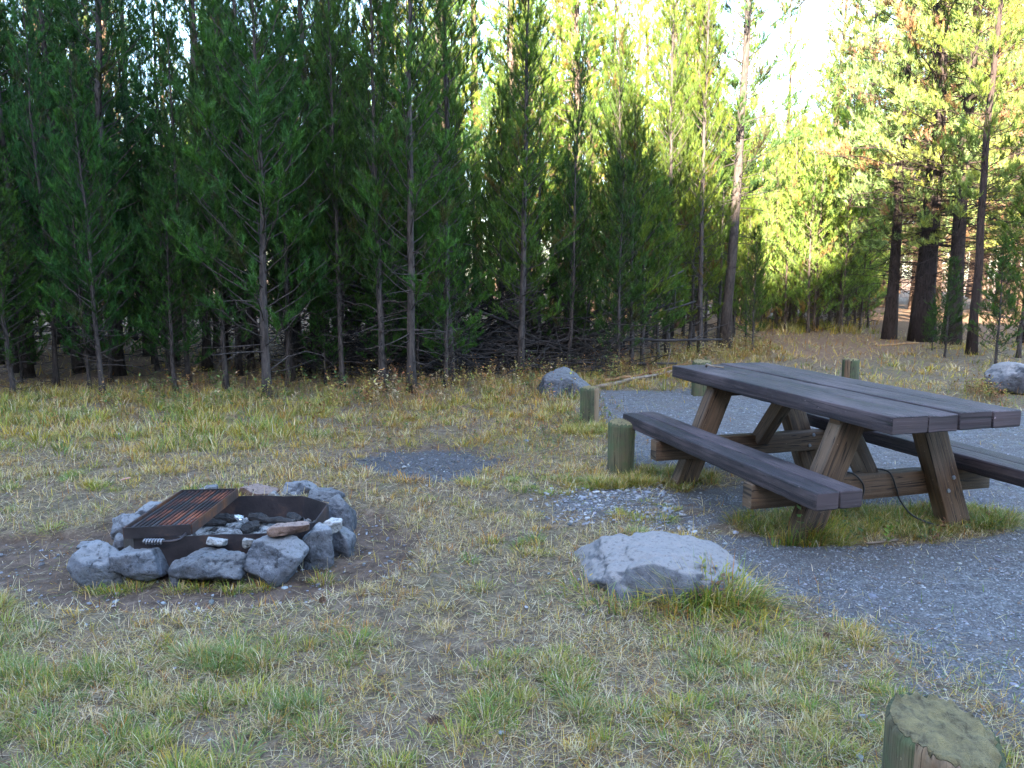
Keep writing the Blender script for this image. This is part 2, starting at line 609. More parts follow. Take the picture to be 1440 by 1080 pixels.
def pale_mask(x, y):
    x = np.atleast_1d(x); y = np.atleast_1d(y)
    d = inpoly(x, y, PATHP) + n2(x, y, .9, 21) * .7
    p = sstep(-.6, .6, d)
    f = sstep(15.5, 18, y + n2(x, y, .5, 22) * 2) * .85 * sstep(2, 5, x)
    t = sstep(.6, 2.2, y - edge_line(x) + n2(x, y, .8, 23)) * (x < 7) * .55
    return np.maximum(np.maximum(p, f), t)


def gz(x, y):
    x = np.atleast_1d(np.asarray(x, float)); y = np.atleast_1d(np.asarray(y, float))
    z = n2(x, y, .35, 31, 2) * .05 + n2(x, y, 2.2, 33, 3) * .012
    near = sstep(20, 8, np.hypot(x - 0, y - 5)) * 0 + 1
    z = z * near - .045 * pit_mask(x, y)
    t = np.hypot(x - GPATCH[0], (y - GPATCH[1]))
    z = z - .03 * (1 - sstep(.3, .6, t))
    s = x * SD[0] + y * SD[1]
    p = x * SD[1] - y * SD[0]
    ridge = 25.2 + 8.0 * sstep(-1.5, -11, p) + n2(p, s * 0, .05, 41, 2) * 1.2 + n2(p, s * 0, .45, 43, 3) * 1.6  # unseen ridge behind the camera, added and shaped to cast the shade
    shade_hill = ridge * sstep(-8, -42, s) * (1 - .25 * sstep(-60, -140, s))
    return z + shade_hill


def axis(dense0, dense1, step, far, grow=1.12):
    a = list(np.arange(dense0, dense1 + 1e-6, step))
    st = step
    v = a[-1]
    while v < far:
        st *= grow
        v += st
        a.append(v)
    st = step
    v = a[0]
    while v > -far:
        st *= grow
        v -= st
        a.insert(0, v)
    return np.array(a)


def build_ground():
    xs = axis(-3.4, 4.2, .022, 320)
    ys = axis(1.6, 7.2, .022, 320, 1.07)
    X, Y = np.meshgrid(xs, ys)
    x, y = X.ravel(), Y.ravel()
    z = gz(x, y)
    gm, pm = gravel_mask(x, y), pit_mask(x, y)
    nearw = sstep(14, 9, np.hypot(x, y - 4))
    z = z + nearw * (n2(x, y, 16, 51, 3) * .006 + n2(x, y, 45, 52, 2) * .0035 * (1 + gm))
    z = z - nearw * .012 * np.abs(n2(x, y, 9, 53, 3)) * (1 - gm)
    nx, ny = len(xs), len(ys)
    i = np.arange(ny - 1)[:, None] * nx
    j = np.arange(nx - 1)[None]
    F = np.stack([i + j, i + j + 1, i + nx + j + 1, i + nx + j], -1).reshape(-1, 4)
    # black rim of the gravel patch counts as soil
    e = np.sqrt(((x - GPATCH[0] + .06) / .72) ** 2 + ((y - GPATCH[1] - .1) / .66) ** 2) + n2(x, y, 3, 13) * .4
    soil = np.maximum(pm, (1 - sstep(.8, 1.05, e)) * .85)
    under = np.sqrt(((x - 1.88) / .9) ** 2 + ((y - 4.8) / 1.2) ** 2)
    soil = np.maximum(soil, .35 * (1 - sstep(.7, 1.1, under)))
    zone = np.stack([gm, soil, pale_mask(x, y)], 1)
    me = mesh('ground', np.stack([x, y, z], 1), F, M['ground'], True, zone=zone)
    o = link('ground', me)
    tag(o, kind='structure')
    return o


build_ground()


def gz1(x, y):
    return float(gz(x, y)[0])


# ------------------------------------------------------------------ rocks
def rock_mesh(name, size, seed, mat, sub=4, planes=None, soft=14, rough=.09, nplanes=13, hmin=.62, step=1.0):
    bm = bmesh.new()
    bmesh.ops.create_icosphere(bm, subdivisions=sub, radius=1)
    D = np.array([v.co[:] for v in bm.verts])
    F = np.array([[v.index for v in f.verts] for f in bm.faces])
    bm.free()
    r_ = np.random.default_rng(seed)
    if planes is None:
        Nn = r_.normal(size=(nplanes, 3))
        Nn /= np.linalg.norm(Nn, axis=1)[:, None]
        Hh = r_.uniform(hmin, 1.0, nplanes)
    else:
        Nn = np.array([p[:3] for p in planes], float)
        Nn /= np.linalg.norm(Nn, axis=1)[:, None]
        Hh = np.array([p[3] for p in planes])
    Nn = np.concatenate([Nn, np.eye(3), -np.eye(3)])
    Hh = np.concatenate([Hh, np.full(6, 1.0)])
    q = np.clip(D @ Nn.T, 1e-3, None) / Hh[None]
    inv = (q ** soft).sum(1) ** (1 / soft)
    rad = 1 / inv
    P = D * rad[:, None]
    P = P * np.array(size) / 2
    S = max(size)
    nrm = D
    q2 = P / S
    k = fbm(q2 * 3.2 + seed, seed, 5, .55)
    ridge = 1 - np.abs(fbm(q2 * 4.5 + seed * 2.1, seed + 5, 4, .55)) * 2
    P = P + nrm * (S * (rough * .62 * k - rough * .30 * np.clip(ridge, 0, 1) ** 4 + rough * .14 * fbm(q2 * 22 + seed, seed + 9, 3)))[:, None]
    st = fbm(q2 * 3.7 + seed * 1.3, seed + 30, 2)
    stq = np.floor(st * 5) / 5 + sstep(.72, 1, (st * 5) % 1) / 5
    P = P + nrm * (S * .55 * rough * stq * step)[:, None]
    me = mesh(name, P, F, mat, True)
    return me


# big boulder in the foreground
def put(name, me, x, y, zc, rz, label, cat, group=None):
    o = link(name, me, None, (x, y, zc))
    o.rotation_euler = (0, 0, rz)
    tag(o, label, cat, group)
    return o


bm1 = rock_mesh('boulder', (.93, .66, .50), 21, M['boulder'], 6,
                [(.0, .02, 1, .55), (-.5, -.1, 1, .62), (.62, -.05, 1, .62), (.25, -.35, 1, .66), (-.3, -1, .25, .74), (.35, -1, -.1, .82), (-1, -.1, .5, .72), (-1, -.6, -.3, .8),
                 (1, -.3, .9, .66), (1, .5, .2, .85), (.1, 1, .5, .8), (-.15, -.8, -.9, .8), (.6, -.9, .55, .84)], 40, .068, step=.6)
put('boulder', bm1, .715, 3.46, .035, R(-6), 'flat pale-topped boulder with a dark chipped front in the foreground grass', 'boulder', 'large grey boulders')
bm2 = rock_mesh('boulder', (1.0, .75, 1.0), 33, M['rock'], 6,
                [(-1, -.1, .25, .62), (-.2, -.25, 1, .52), (.75, -.2, 1, .42), (.9, -.1, .7, .62), (0, -1, .35, .7), (-.5, -.8, .4, .72), (.5, .9, .5, .7), (-.6, .4, .9, .56), (.5, -1, .2, .75)], 18, .05)
c = G(793, 561)
put('boulder', bm2, c[0] + .03, c[1] + .25, .06, R(4), 'wedge-shaped blue-grey boulder at the forest edge behind the posts', 'boulder', 'large grey boulders')
bm3 = rock_mesh('boulder', (1.05, .7, .56), 45, M['boulder'], 6, None, 14, .07)
c = G(1415, 557)
put('boulder', bm3, c[0] + .42, c[1] + .15, .10, R(15), 'white-topped boulder beyond the table at the right edge', 'boulder', 'large grey boulders')

# fire ring rocks: centre x, top y, base y, left, right in photo pixels
RR = [
    (109, 170, 762, 815, 'rock', 0, 'blue-grey rock at the far left end of the front row of fire ring stones'),
    (168, 238, 763, 812, 'rock', 0, 'angular grey rock below the near left corner of the grate'),
    (238, 264, 785, 809, 'rock', 0, 'small grey stone wedged left of the long speckled rock'),
    (250, 352, 768, 816, 'rock', 0, 'long speckled grey rock in the middle of the front row'),
    (346, 433, 757, 815, 'rock', 0, 'large blue-grey block under the flat reddish stone'),
    (372, 433, 735, 761, 'rock_red', .15, 'flat reddish stone lying on top of the large blue-grey block'),
    (418, 466, 740, 792, 'rock', 0, 'rounded dark grey rock right of the large blue-grey block'),
    (463, 496, 739, 774, 'rock', 0, 'small blue rock at the right end of the fire ring'),
    (455, 496, 699, 741, 'rock', 0, 'tall grey rock leaning on the right corner of the steel ring'),
    (452, 481, 729, 752, 'rock_pale', .10, 'pale pumice lump between the right hand stones'),
    (442, 460, 738, 751, 'rock_pale', .13, 'smallest white stone beside the pale pumice lump'),
    (396, 454, 678, 700, 'rock', 0, 'rounded grey-brown rock behind the steel ring'),
    (438, 488, 688, 709, 'rock', 0, 'flat grey slab behind the right corner of the steel ring'),
    (338, 388, 681, 703, 'rock_red', 0, 'reddish brown rock behind the steel ring next to the grate'),
    (373, 397, 689, 701, 'rock_pale', 0, 'small white stone between two rocks behind the ring'),
    (279, 306, 681, 695, 'rock', 0, 'small blue rock showing behind the far edge of the grate'),
    (160, 212, 718, 752, 'rock', 0, 'blue-grey rock on the left side of the grate'),
    (190, 240, 706, 728, 'rock', 0, 'flat grey rock along the far left side of the grate'),
    (158, 186, 750, 770, 'rock', 0, 'little grey stone under the left corner of the grate'),
    (291, 318, 757, 772, 'rock_pale', .11, 'small pumice lump on the long speckled rock'),
    (343, 360, 757, 771, 'rock_pale', .11, 'small round pumice lump left of the large blue-grey block'),
    (230, 292, 760, 790, 'rock', 0, 'dark rock set back below the grate handle'),
    (110, 146, 761, 778, 'rock', .06, 'small dark stone leaning on the leftmost front rock'),
]
for i, (xl, xr, yt, yb, mt, zb, lab) in enumerate(RR):
    P = G((xl + xr) / 2, yb, zb)
    wd = (xr - xl) / F_PX * (P[1] + .1) * 1.06
    dp = min(wd * .8, .22) if zb == 0 else wd * .75
    yc = P[1] + dp * .52
    ht = zat(yt, yc) - zb
    ht = max(ht, wd * .3)
    full = ht + (.06 if zb == 0 else 0)
    me = rock_mesh('ring_rock', (wd * 1.03, dp * 1.02, full * 1.08), 100 + i * 3, M[mt], 5 if wd > .14 else 4, None, 26, .075, 11, hmin=.66)
    o = link('ring_rock', me, None, (P[0] * (yc / P[1]), yc, zb + ht - full / 2 - (.008 if zb == 0 else 0)))
    o.rotation_euler = (R(random.uniform(-6, 6)), R(random.uniform(-6, 6)), R(random.uniform(-20, 20)))
    tag(o, lab, 'rock', 'stones around the fire ring')

# ------------------------------------------------------------------ fire ring
ring_c = np.array([-1.54, 4.04])
oct_ = np.array([(-1.228, 4.40), (-1.037, 4.245), (-1.03, 3.91), (-1.226, 3.735), (-1.86, 3.665), (-1.99, 3.82), (-2.0, 4.22), (-1.87, 4.40)])[::-1]
fr = empty('fire_ring', (ring_c[0], ring_c[1], 0))
tag(fr, 'rusty eight-sided steel fire ring set inside grey stones', 'fire ring')


def ringwall(poly, z0, z1, th):
    n = len(poly)
    c = poly.mean(0)
    sub = []
    for i in range(n):
        a, b = poly[i], poly[(i + 1) % n]
        for k in range(6):
            sub.append(a + (b - a) * k / 6)
    sub = np.array(sub)
    m = len(sub)
    inn = c + (sub - c) * (1 - th / .45)
    V = []
    zs = [z0, (z0 + z1) / 2, z1]
    for z in zs:
        V += [(p[0], p[1], z + (.003 * math.sin(p[0] * 20) if z == z1 else 0)) for p in sub]
    for z in zs[::-1]:
        V += [(p[0], p[1], z + (.003 * math.sin(p[0] * 20) if z == z1 else 0)) for p in inn]
    F = []
    for r_ in range(6):
        r2 = (r_ + 1) % 6
        for j in range(m):
            j2 = (j + 1) % m
            F.append((r_ * m + j, r_ * m + j2, r2 * m + j2, r2 * m + j))
    return np.array(V), np.array(F)


V, F = ringwall(oct_ - ring_c, -.08, .15, .007)
link('steel_wall', mesh('steel_wall', V, F, M['iron']), fr)

# hinged grate
gr0 = np.array([(-1.895, 3.645), (-1.59, 3.70), (-1.585, 4.335), (-1.888, 4.305)])
gzr = np.array([.208, .208, .214, .214])
gr = empty('cooking_grate', (-1.74, 4.0, .16))
tag(gr, 'rusty barred cooking grate resting over the left half of the fire ring', 'grate')
off = np.array([-1.74, 4.0, .16])
C3 = [np.array([*gr0[k], gzr[k]]) - off for k in range(4)]


def plate(name, a, b, h, th, mat, parent):
    a, b = np.array(a), np.array(b)
    d = (b - a) / np.linalg.norm(b - a)
    n_ = np.cross(d, (0, 0, 1.0)) * th / 2
    V = []
    K = 8
    for k in range(K + 1):
        p = a + (b - a) * k / K
        for s_, z in ((-1, 0), (1, 0), (1, -h), (-1, -h)):
            V.append(p + n_ * s_ + np.array([0, 0, z]))
    F = []
    for k in range(K):
        for j in range(4):
            j2 = (j + 1) % 4
            F.append((k * 4 + j, k * 4 + j2, (k + 1) * 4 + j2, (k + 1) * 4 + j))
    F.append((3, 2, 1, 0))
    F.append((K * 4, K * 4 + 1, K * 4 + 2, K * 4 + 3))
    return link(name, mesh(name, np.array(V), F, mat), parent)


plate('frame_plate', C3[0], C3[1], .056, .007, M['iron'], gr)
tag(plate('frame_plate', C3[1] + np.array([.004, 0, 0]), C3[2] + np.array([.004, 0, 0]), .052, .007, M['rust'], gr), 'orange rusted side plate')
plate('frame_plate', C3[2] - (0, .004, 0), C3[3] - (0, .004, 0), .05, .007, M['iron'], gr)
plate('frame_plate', C3[3], C3[0], .05, .007, M['rust'], gr)
nb = 13
for k in range(1, nb):
    t = k / nb
    a = C3[0] + (C3[1] - C3[0]) * t + np.array([0, .004, -.012])
    b = C3[3] + (C3[2] - C3[3]) * t + np.array([0, -.01, -.012])
    pts = [a + (b - a) * q for q in np.linspace(0, 1, 6)]
    V, F = tube(pts, .0062, 8)
    link('bar', mesh('bar', V, F, M['rustred'] if k % 4 != 1 else M['iron'], True), gr)
# handle with coil
hp = [np.array([-1.61, 3.69, .165]), np.array([-1.625, 3.65, .148]), np.array([-1.66, 3.635, .143]), np.array([-1.72, 3.632, .142]), np.array([-1.80, 3.63, .143])]
V, F = tube([p - off for p in hp], .007, 8)
hd = link('handle', mesh('handle', V, F, M['iron'], True), gr)
tt = np.linspace(0, 1, 120)
coil = np.stack([-1.70 - .09 * tt, 3.632 + .012 * np.cos(tt * 2 * math.pi * 6.5), .143 + .012 * np.sin(tt * 2 * math.pi * 6.5)], 1)
V, F = tube(coil - off, .0045, 6)
link('coil', mesh('coil', V, F, M['spring'], True), hd)

# ash bed
gx = np.linspace(-.5, .52, 110)
gy = np.linspace(-.40, .40, 90)
gx = np.linspace(-.55, .55, 110)
X, Y = np.meshgrid(gx, gy)
x, y = X.ravel() + ring_c[0], Y.ravel() + ring_c[1]
z = .02 + .03 * fbm(np.stack([x * 7, y * 7, x * 0], 1), 61, 3) + .016 * fbm(np.stack([x * 45, y * 45, x * 0], 1), 62, 3)
d = inpoly(x, y, oct_)
i = np.arange(len(gy) - 1)[:, None] * len(gx)
j = np.arange(len(gx) - 1)[None]
F = np.stack([i + j, i + j + 1, i + len(gx) + j + 1, i + len(gx) + j], -1).reshape(-1, 4)
F = F[(d[F] > .006).all(1)]
tag(link('ash', mesh('ash', np.stack([x, y, z], 1), F, M['ash'], True)), 'pale ash and charcoal bed inside the fire ring', 'ash', kind='stuff')
CH = [(300, 736, .13, .02, 8, 'blackened stick across the ash nearest the grate'), (352, 742, .10, .03, 40, 'short charred log end in the middle of the ash'),
      (365, 729, .12, .028, -15, 'charred log against the back wall of the ring'), (395, 733, .16, .02, 5, 'thin charred branch at the right of the ash'),
      (318, 729, .11, .026, 25, 'blackened wood chunk under the edge of the grate'), (415, 728, .10, .025, -35, 'charred stub near the right corner of the ring')]
for i_, (px, py, L, r_, ang, lab) in enumerate(CH):
    p = G(px, py, .05)
    t = np.linspace(-.5, .5, 9)
    P = np.stack([t * L, np.sin(t * 5 + i_) * .006, np.cos(t * 4) * .005], 1)
    V, F = tube(P, r_ * (1 - .5 * np.abs(t) ** 2 * 2), 9)
    V = V + .25 * r_ * np.stack([vnoise(V * 60 + k * 9, 3) for k in range(3)], 1)
    o = link('charred_wood', mesh('charred_wood', V, F, M['char']), None, (p[0], p[1], .05))
    o.rotation_euler = (0, R(random.uniform(-10, 10)), R(ang))
    tag(o, lab, 'charred wood', 'burnt wood in the fire ring')
p = G(337, 731, .06)
me = rock_mesh('foil', (.06, .05, .035), 777, M['foil'], 4, None, 30, .16, 20)
tag(link('foil', me, None, (p[0], p[1], .07)), 'crumpled silver foil lying on the ash', 'foil')

# ------------------------------------------------------------------ picnic table
TA = -1.295
tb = empty('picnic_table', (1.88, 4.807, 0), TA)
tag(tb, 'heavy dark-stained wooden picnic table with two attached benches', 'picnic table')
TH = .089
widths = [.215, .185, .20, .183]
t0 = -.3915
for k, w in enumerate(widths):
    ends = [(-1.118, 1.118), (-1.112, 1.112), (-1.119, 1.117), (-1.11, 1.12)][k]
    zc = .7155 + [0, -.004, .002, .0][k]
    beam('tabletop_plank', (ends[0], t0 + w / 2, zc), (ends[1], t0 + w / 2, zc), w - .0015, TH, M['table'], bev=.007, rough=.004, parent=tb, seed=11 + k)
    t0 += w + .001
for s in (-1, 1):
    off_ = s * .656
    for k in (0, 1):
        w = .131
        yy = off_ + (k - .5) * .1325
        o = beam('bench_plank', (-1.112, yy, .3705 + k * .001), (1.112, yy, .3705 + k * .001), w, TH, M['table'], bev=.009, rough=.003, parent=tb, seed=21 + k + s)
for s in (1, -1):
    lf = s * .65
    lb = lf - s * .085
    beam('crossbeam', (lb, -.80, .255), (lb, .80, .255), .088, .138, M['leg'], bev=.007, parent=tb, seed=31 + s)
    for q in (-1, 1):
        o = beam('leg', (lf, q * .535, -.05), (lf, q * .235, .70), .105, .15, M['leg'], side=(0, 1, .0), bev=.007, parent=tb, seed=41 + s * 2 + q, cut1=.6695)
        # bolts
        for dz, dt in ((.30, 0), (.225, 0)):
            tt_ = q * (.545 - (.31) * (dz + .05) / .75)
            tt_ += (-.03 if dz > .26 else .03) * q * -1
            ld = lf + s * .054 if s > 0 else lb + .046
            bb = bmesh.new()
            bmesh.ops.create_cone(bb, cap_ends=True, segments=12, radius1=.014, radius2=.010, depth=.012)
            me = bpy.data.meshes.new('bolt')
            bb.to_mesh(me)
            bb.free()
            me.materials.append(M['bolt'])
            b_ = link('bolt', me, o, (ld, tt_, dz))
            b_.rotation_euler = (0, R(90), 0)
    beam('top_cleat', (lf, -.34, .632), (lf, .34, .632), .088, .075, M['leg'], bev=.006, parent=tb, seed=51 + s)
    beam('brace', (lb - s * .03, 0, .29), (lb - s * .36, 0, .69), .088, .10, M['leg'], side=(1, 0, 0), bev=.006, parent=tb, seed=61 + s, cut1=.6695)

# cable looped round the near crossbeam
mat_c = M['cable']


def tbw(l, t, z):
    c_, s_ = math.cos(TA), math.sin(TA)
    return np.array([1.88 + l * c_ - t * s_, 4.807 + l * s_ + t * c_, z])


def spline(P, n=12):
    P = np.array(P, float)
    Q = np.concatenate([P[:1] * 2 - P[1:2], P, P[-1:] * 2 - P[-2:-1]])
    out = []
    for i in range(1, len(Q) - 2):
        for t in np.linspace(0, 1, n, endpoint=False):
            a, b, c_, d_ = Q[i - 1:i + 3]
            out.append(.5 * ((2 * b) + (-a + c_) * t + (2 * a - 5 * b + 4 * c_ - d_) * t * t + (-a + 3 * b - 3 * c_ + d_) * t ** 3))
    out.append(P[-1])
    return np.array(out)


CO = .145
_t = tbw
tbw = lambda l, t, z: _t(l + CO, t, z)
cp = [tbw(.40, -.20, .345), tbw(.475, -.16, .335), tbw(.478, -.10, .26), tbw(.47, -.12, .17), tbw(.41, -.14, .175), tbw(.36, -.08, .3), tbw(.40, .03, .338),
      tbw(.472, .07, .332), tbw(.476, .12, .24), tbw(.472, .16, .16), tbw(.50, .24, .07), tbw(.55, .38, .02), tbw(.52, .55, .012), tbw(.6, .68, .01)]
tbw = _t
V, F = tube(spline(cp), .005, 7)
tag(link('cable', mesh('cable', V, F, mat_c, True)), 'black cable looped over the near crossbeam of the picnic table', 'cable')

# twig on the far end of the table top
tw = [tbw(-.93, -.21, .768), tbw(-.90, -.22, .785), tbw(-.87, -.20, .775), tbw(-.82, -.13, .767)]
V, F = tube(spline(tw, 6), np.linspace(.011, .006, 19), 6)
tag(link('twig', mesh('twig', V, F, M['palelog'], True)), 'short bent twig lying on the far end of the table top', 'twig')


# ------------------------------------------------------------------ posts
def post(x, y, h, r_, label, seed, slope=(0, 0), core=None, sides=56):
    rt = empty('wooden_post', (x, y, gz1(x, y)))
    tag(rt, label, 'post', 'short round wooden posts')
    rr = np.random.default_rng(seed)
    th = np.arange(sides) * 2 * math.pi / sides
    rad = r_ * (1 + .035 * np.sin(th * 2 + seed) + .02 * np.sin(th * 3 + seed * 2))
    groove = np.zeros(sides)
    for k in range(13):
        groove[rr.integers(0, sides)] -= rr.uniform(.02, .11) * r_
    zs = np.concatenate([np.linspace(-.12, h - .02, 14), [h - .006, h]])
    V, UV = [], []
    for zi, z in enumerate(zs):
        top = zi == len(zs) - 1
        rv = rad + groove * (.6 + .4 * np.sin(z * 9 + th * 3))
        if top:
            rv = rv - .010
        zt = z + (slope[0] * np.cos(th) + slope[1] * np.sin(th)) * r_ * max(0, (z - h * .4) / (h * .6))
        zt = zt + (0.007 * rr.normal(size=sides) if zi >= len(zs) - 2 else 0)
        V.append(np.stack([rv * np.cos(th), rv * np.sin(th), zt], 1))
        UV.append(np.stack([np.full(sides, z), th * r_ + seed], 1))
    V = np.concatenate(V)
    UV = np.concatenate(UV)
    F, mi = [], []
    for i_ in range(len(zs) - 1):
        for j_ in range(sides):
            j2 = (j_ + 1) % sides
            F.append((i_ * sides + j_, i_ * sides + j2, (i_ + 1) * sides + j2, (i_ + 1) * sides + j_))
            a = th[j_] % (2 * math.pi)
            mi.append(1 if core and core[0] < a < core[1] else 0)
    link('post_shaft', mesh('post_shaft', V, F, [M['post'], M['post_core']], True, uv=UV, mi=mi), rt)
    # rough cut top
    K = 12
    base = V[-sides:]
    c_ = base.mean(0)
    W = []
    for k in range(K + 1):
        f = 1 - k / K
        circ = np.stack([np.cos(th) * r_ * .93, np.sin(th) * r_ * .93, (slope[0] * np.cos(th) + slope[1] * np.sin(th)) * r_], 1) + np.array([0, 0, h])
        bl = min(1, k / 2)
        ringp = c_ + (base * (1 - bl) + circ * bl - c_) * f * (1.004 if k == 0 else 1)
        a = fbm(ringp * 28 + seed, seed, 4)
        ringp = ringp + np.stack([0 * a, 0 * a, a * .016 * (1 if k else 0) + (.002 if k == 0 else .008)], 1)
        W.append(ringp)
    W = np.concatenate(W)
    F = []
    for k in range(K):
        for j_ in range(sides):
            j2 = (j_ + 1) % sides
            F.append((k * sides + j_, k * sides + j2, (k + 1) * sides + j2, (k + 1) * sides + j_))
    link('cut_top', mesh('cut_top', W, F, M['post_top'], True), rt)
    return rt


post(1.06, 1.76, .300, .127, 'nearest wooden post with a mossy worn top in the bottom right corner', 3, (-.12, .22), (R(205), R(262)), 90)
post(.80, 5.56, .375, .101, 'dark green wooden post in front of the far bench end', 5, (0, .06))
post(.745, 7.35, .36, .088, 'wooden post standing just in front of the wedge-shaped boulder', 8, (.04, 0), (R(290), R(350)))
post(4.22, 9.6, .40, .103, 'green wooden post visible over the right half of the table top', 11, (0, 0), (R(200), R(240)))
post(2.29, 9.3, .405, .11, 'wooden post whose mossy top just shows over the far table end', 14, (0, .1))
POSTS = [(1.055, 1.76, .13), (.80, 5.56, .11), (.745, 7.35, .1), (4.22, 9.6, .11), (2.29, 9.3, .12)]

# ------------------------------------------------------------------ pines
GOLD = 2.39996


def shoots_mesh(SP, SDir, SL, cols, needles, nl, nw, rr):
    """bottle-brush shoots: SP base, SDir axis, SL length -> needle triangles"""
    n = len(SP)
    k = needles
    t = rr.uniform(0, 1, (n, k))
    az = rr.uniform(0, 2 * math.pi, (n, k))
    Z = SDir
    ref = np.where(np.abs(Z[:, 2:3]) < .9, np.array([[0, 0, 1.0]]), np.array([[1.0, 0, 0]]))
    A = np.cross(Z, ref)
    A /= np.linalg.norm(A, axis=1)[:, None]
    B = np.cross(Z, A)
    base = SP[:, None] + Z[:, None] * (t * SL[:, None])[..., None]
    out = np.cos(az)[..., None] * A[:, None] + np.sin(az)[..., None] * B[:, None]
    ang = rr.uniform(.35, .9, (n, k))[..., None]
    d = Z[:, None] * np.cos(ang) + out * np.sin(ang) + np.array([0, 0, .12])
    L = nl * rr.uniform(.7, 1.15, (n, k))[..., None]
    side = np.cross(d, rr.normal(size=(n, k, 3)))
    side /= np.linalg.norm(side, axis=2)[..., None] + 1e-9
    tip = base + d * L
    V = np.stack([base - side * nw * .5, base + side * nw * .5, tip + side * nw * .12], 2).reshape(-1, 3)
    F = np.arange(len(V)).reshape(-1, 3)
    cc = cols[:, None] * rr.uniform(.75, 1.25, (n, k))[..., None]
    C = np.repeat(cc[:, :, None], 3, 2).reshape(-1, 3)
    return V, F, C


def make_pine(seed, H, r0, base, dead0, cr, nbr, spb, needles, nl, nw, lean=(0, 0), droop=.0, brown=.06, top_h=None, twiggy=1.0, clump=0, deadn=1.0, sparse=0.0):
    """returns (trunk mesh, crown mesh). base: first green branch, cr: widest crown radius"""
    rr = np.random.default_rng(seed)
    wood = Bag()
    zs = np.linspace(0, 1, 16)
    wob = np.stack([np.cumsum(rr.normal(0, .012 * H / 6, 16)), np.cumsum(rr.normal(0, .012 * H / 6, 16)), zs * 0], 1)
    wob -= wob[:1]
    P = np.stack([lean[0] * zs * H, lean[1] * zs * H, zs * H - .06], 1) + wob
    rad = r0 * (1 - zs * .92) * (1 + .5 * np.exp(-zs * H / (r0 * 3)))
    V, F = tube(P, rad, 10)
    wood.add(V, F)

    def tp(z):
        return np.array([np.interp(z, P[:, 2], P[:, k]) for k in range(3)]), float(np.interp(z, P[:, 2], rad))
    SP, SDr, SL, SC = [], [], [], []
    greens = np.array([(.060, .105, .030), (.045, .090, .032), (.080, .120, .030), (.05, .10, .045)])
    browns = np.array([(.072, .056, .034), (.085, .07, .04)])

    def stick(a, b, ra, rb, sides=4, bend=.12, n=5):
        a, b = np.array(a), np.array(b)
        t = np.linspace(0, 1, n)[:, None]
        L = np.linalg.norm(b - a)
        bz = np.array([rr.normal(0, bend * .6), rr.normal(0, bend * .6), rr.normal(0, bend)]) * L
        Q = a + (b - a) * t + bz * (4 * t * (1 - t)) * .5
        V, F = tube(Q, np.linspace(ra, rb, n), sides, False)
        wood.add(V, F)
        return Q
    # dead lower branches
    nd = int((base + H * .15) * 9 * deadn)
    for k in range(nd):
        z = rr.uniform(dead0, base + H * .12)
        p, rt = tp(z)
        az = rr.uniform(0, 2 * math.pi)
        L = rr.uniform(.25, .8) * cr
        dz = rr.uniform(-.35, .25) * L
        e = p + np.array([math.cos(az) * L, math.sin(az) * L, dz])
        Q = stick(p, e, min(.010, rt * .4), .003, 4, .2)
        for _ in range(int(rr.integers(1, 5) * twiggy)):
            q = Q[rr.integers(1, 5)]
            L2 = rr.uniform(.1, .3) * cr * .7
            d = np.array([math.cos(az + rr.normal(0, .9)), math.sin(az + rr.normal(0, .9)), rr.normal(-.1, .4)])
            stick(q, q + d * L2, .004, .002, 3, .25, 4)
    # live branches
    cg = greens[rr.integers(0, 4)]
    for k in range(nbr):
        f = (k + rr.uniform(0, 1)) / nbr
        z = base + (H - base - .15) * f ** .9
        if clump:
            z = base + (H - base - .15) * (np.floor(f * clump) / clump + rr.uniform(0, .35) / clump)
        f = (z - base) / (H - base)
        if sparse and rr.uniform() < sparse:
            continue
        p, rt = tp(z)
        az = k * GOLD + rr.uniform(-.6, .6)
        prof = (1 - f) ** .75 * (.55 + .45 * min(1, f * 5 + .3))
        L = cr * prof * rr.uniform(.55, 1.1) + .10
        up = rr.uniform(.15, .55) + .9 * f - droop
        d0 = np.array([math.cos(az), math.sin(az), up])
        d0 /= np.linalg.norm(d0)
        n = 7
        t = np.linspace(0, 1, n)[:, None]
        curve = np.array([0, 0, (.30 - droop * .6)]) * L
        Q = p + d0 * L * t + curve * t ** 2 + rr.normal(0, .02, (n, 3)) * L * t
        br = max(.003, min(rt * .35, .004 + .007 * L))
        V, F = tube(Q, np.linspace(br, .003, n), 5, False)
        wood.add(V, F)
        ns = max(4, int(spb * (L / cr) ** 1.0 * rr.uniform(.7, 1.3)))
        isbrown = rr.uniform() < brown
        for s in range(ns):
            u = 1 - abs(rr.normal(0, .38))
            if u < .18:
                u = rr.uniform(.3, 1)
            u = min(u, 1)
            q = np.array([np.interp(u, t[:, 0], Q[:, c]) for c in range(3)])
            dirb = Q[-1] - Q[-3]
            dirb /= np.linalg.norm(dirb)
            sd = rr.normal(0, 1, 3)
            sd[2] = abs(sd[2]) * .7 - droop * .8
            d = dirb * rr.uniform(.3, 1.0) + sd * .55
            d[2] += .45
            d /= np.linalg.norm(d)
            off_ = d * rr.uniform(0.02, .30) * (L * .55) * (1.15 - u * .6)
            a = q + off_
            if np.linalg.norm(off_) > .08 and rr.uniform() < .6:
                V, F = tube(np.array([q, q + off_ * .55 + (0, 0, .01), a]), np.array([.004, .003, .0025]), 3, False)
                wood.add(V, F)
            SP.append(a)
            SDr.append(d)
            SL.append(rr.uniform(.11, .23))
            if isbrown and rr.uniform() < .7:
                SC.append(browns[rr.integers(0, 2)])
            else:
                g = cg * .5 + greens[rr.integers(0, 4)] * .5
                SC.append(g * rr.uniform(.5, 1.55) * (1 + .5 * (u - .6)))
    SP, SDr, SL, SC = map(np.array, (SP, SDr, SL, SC))
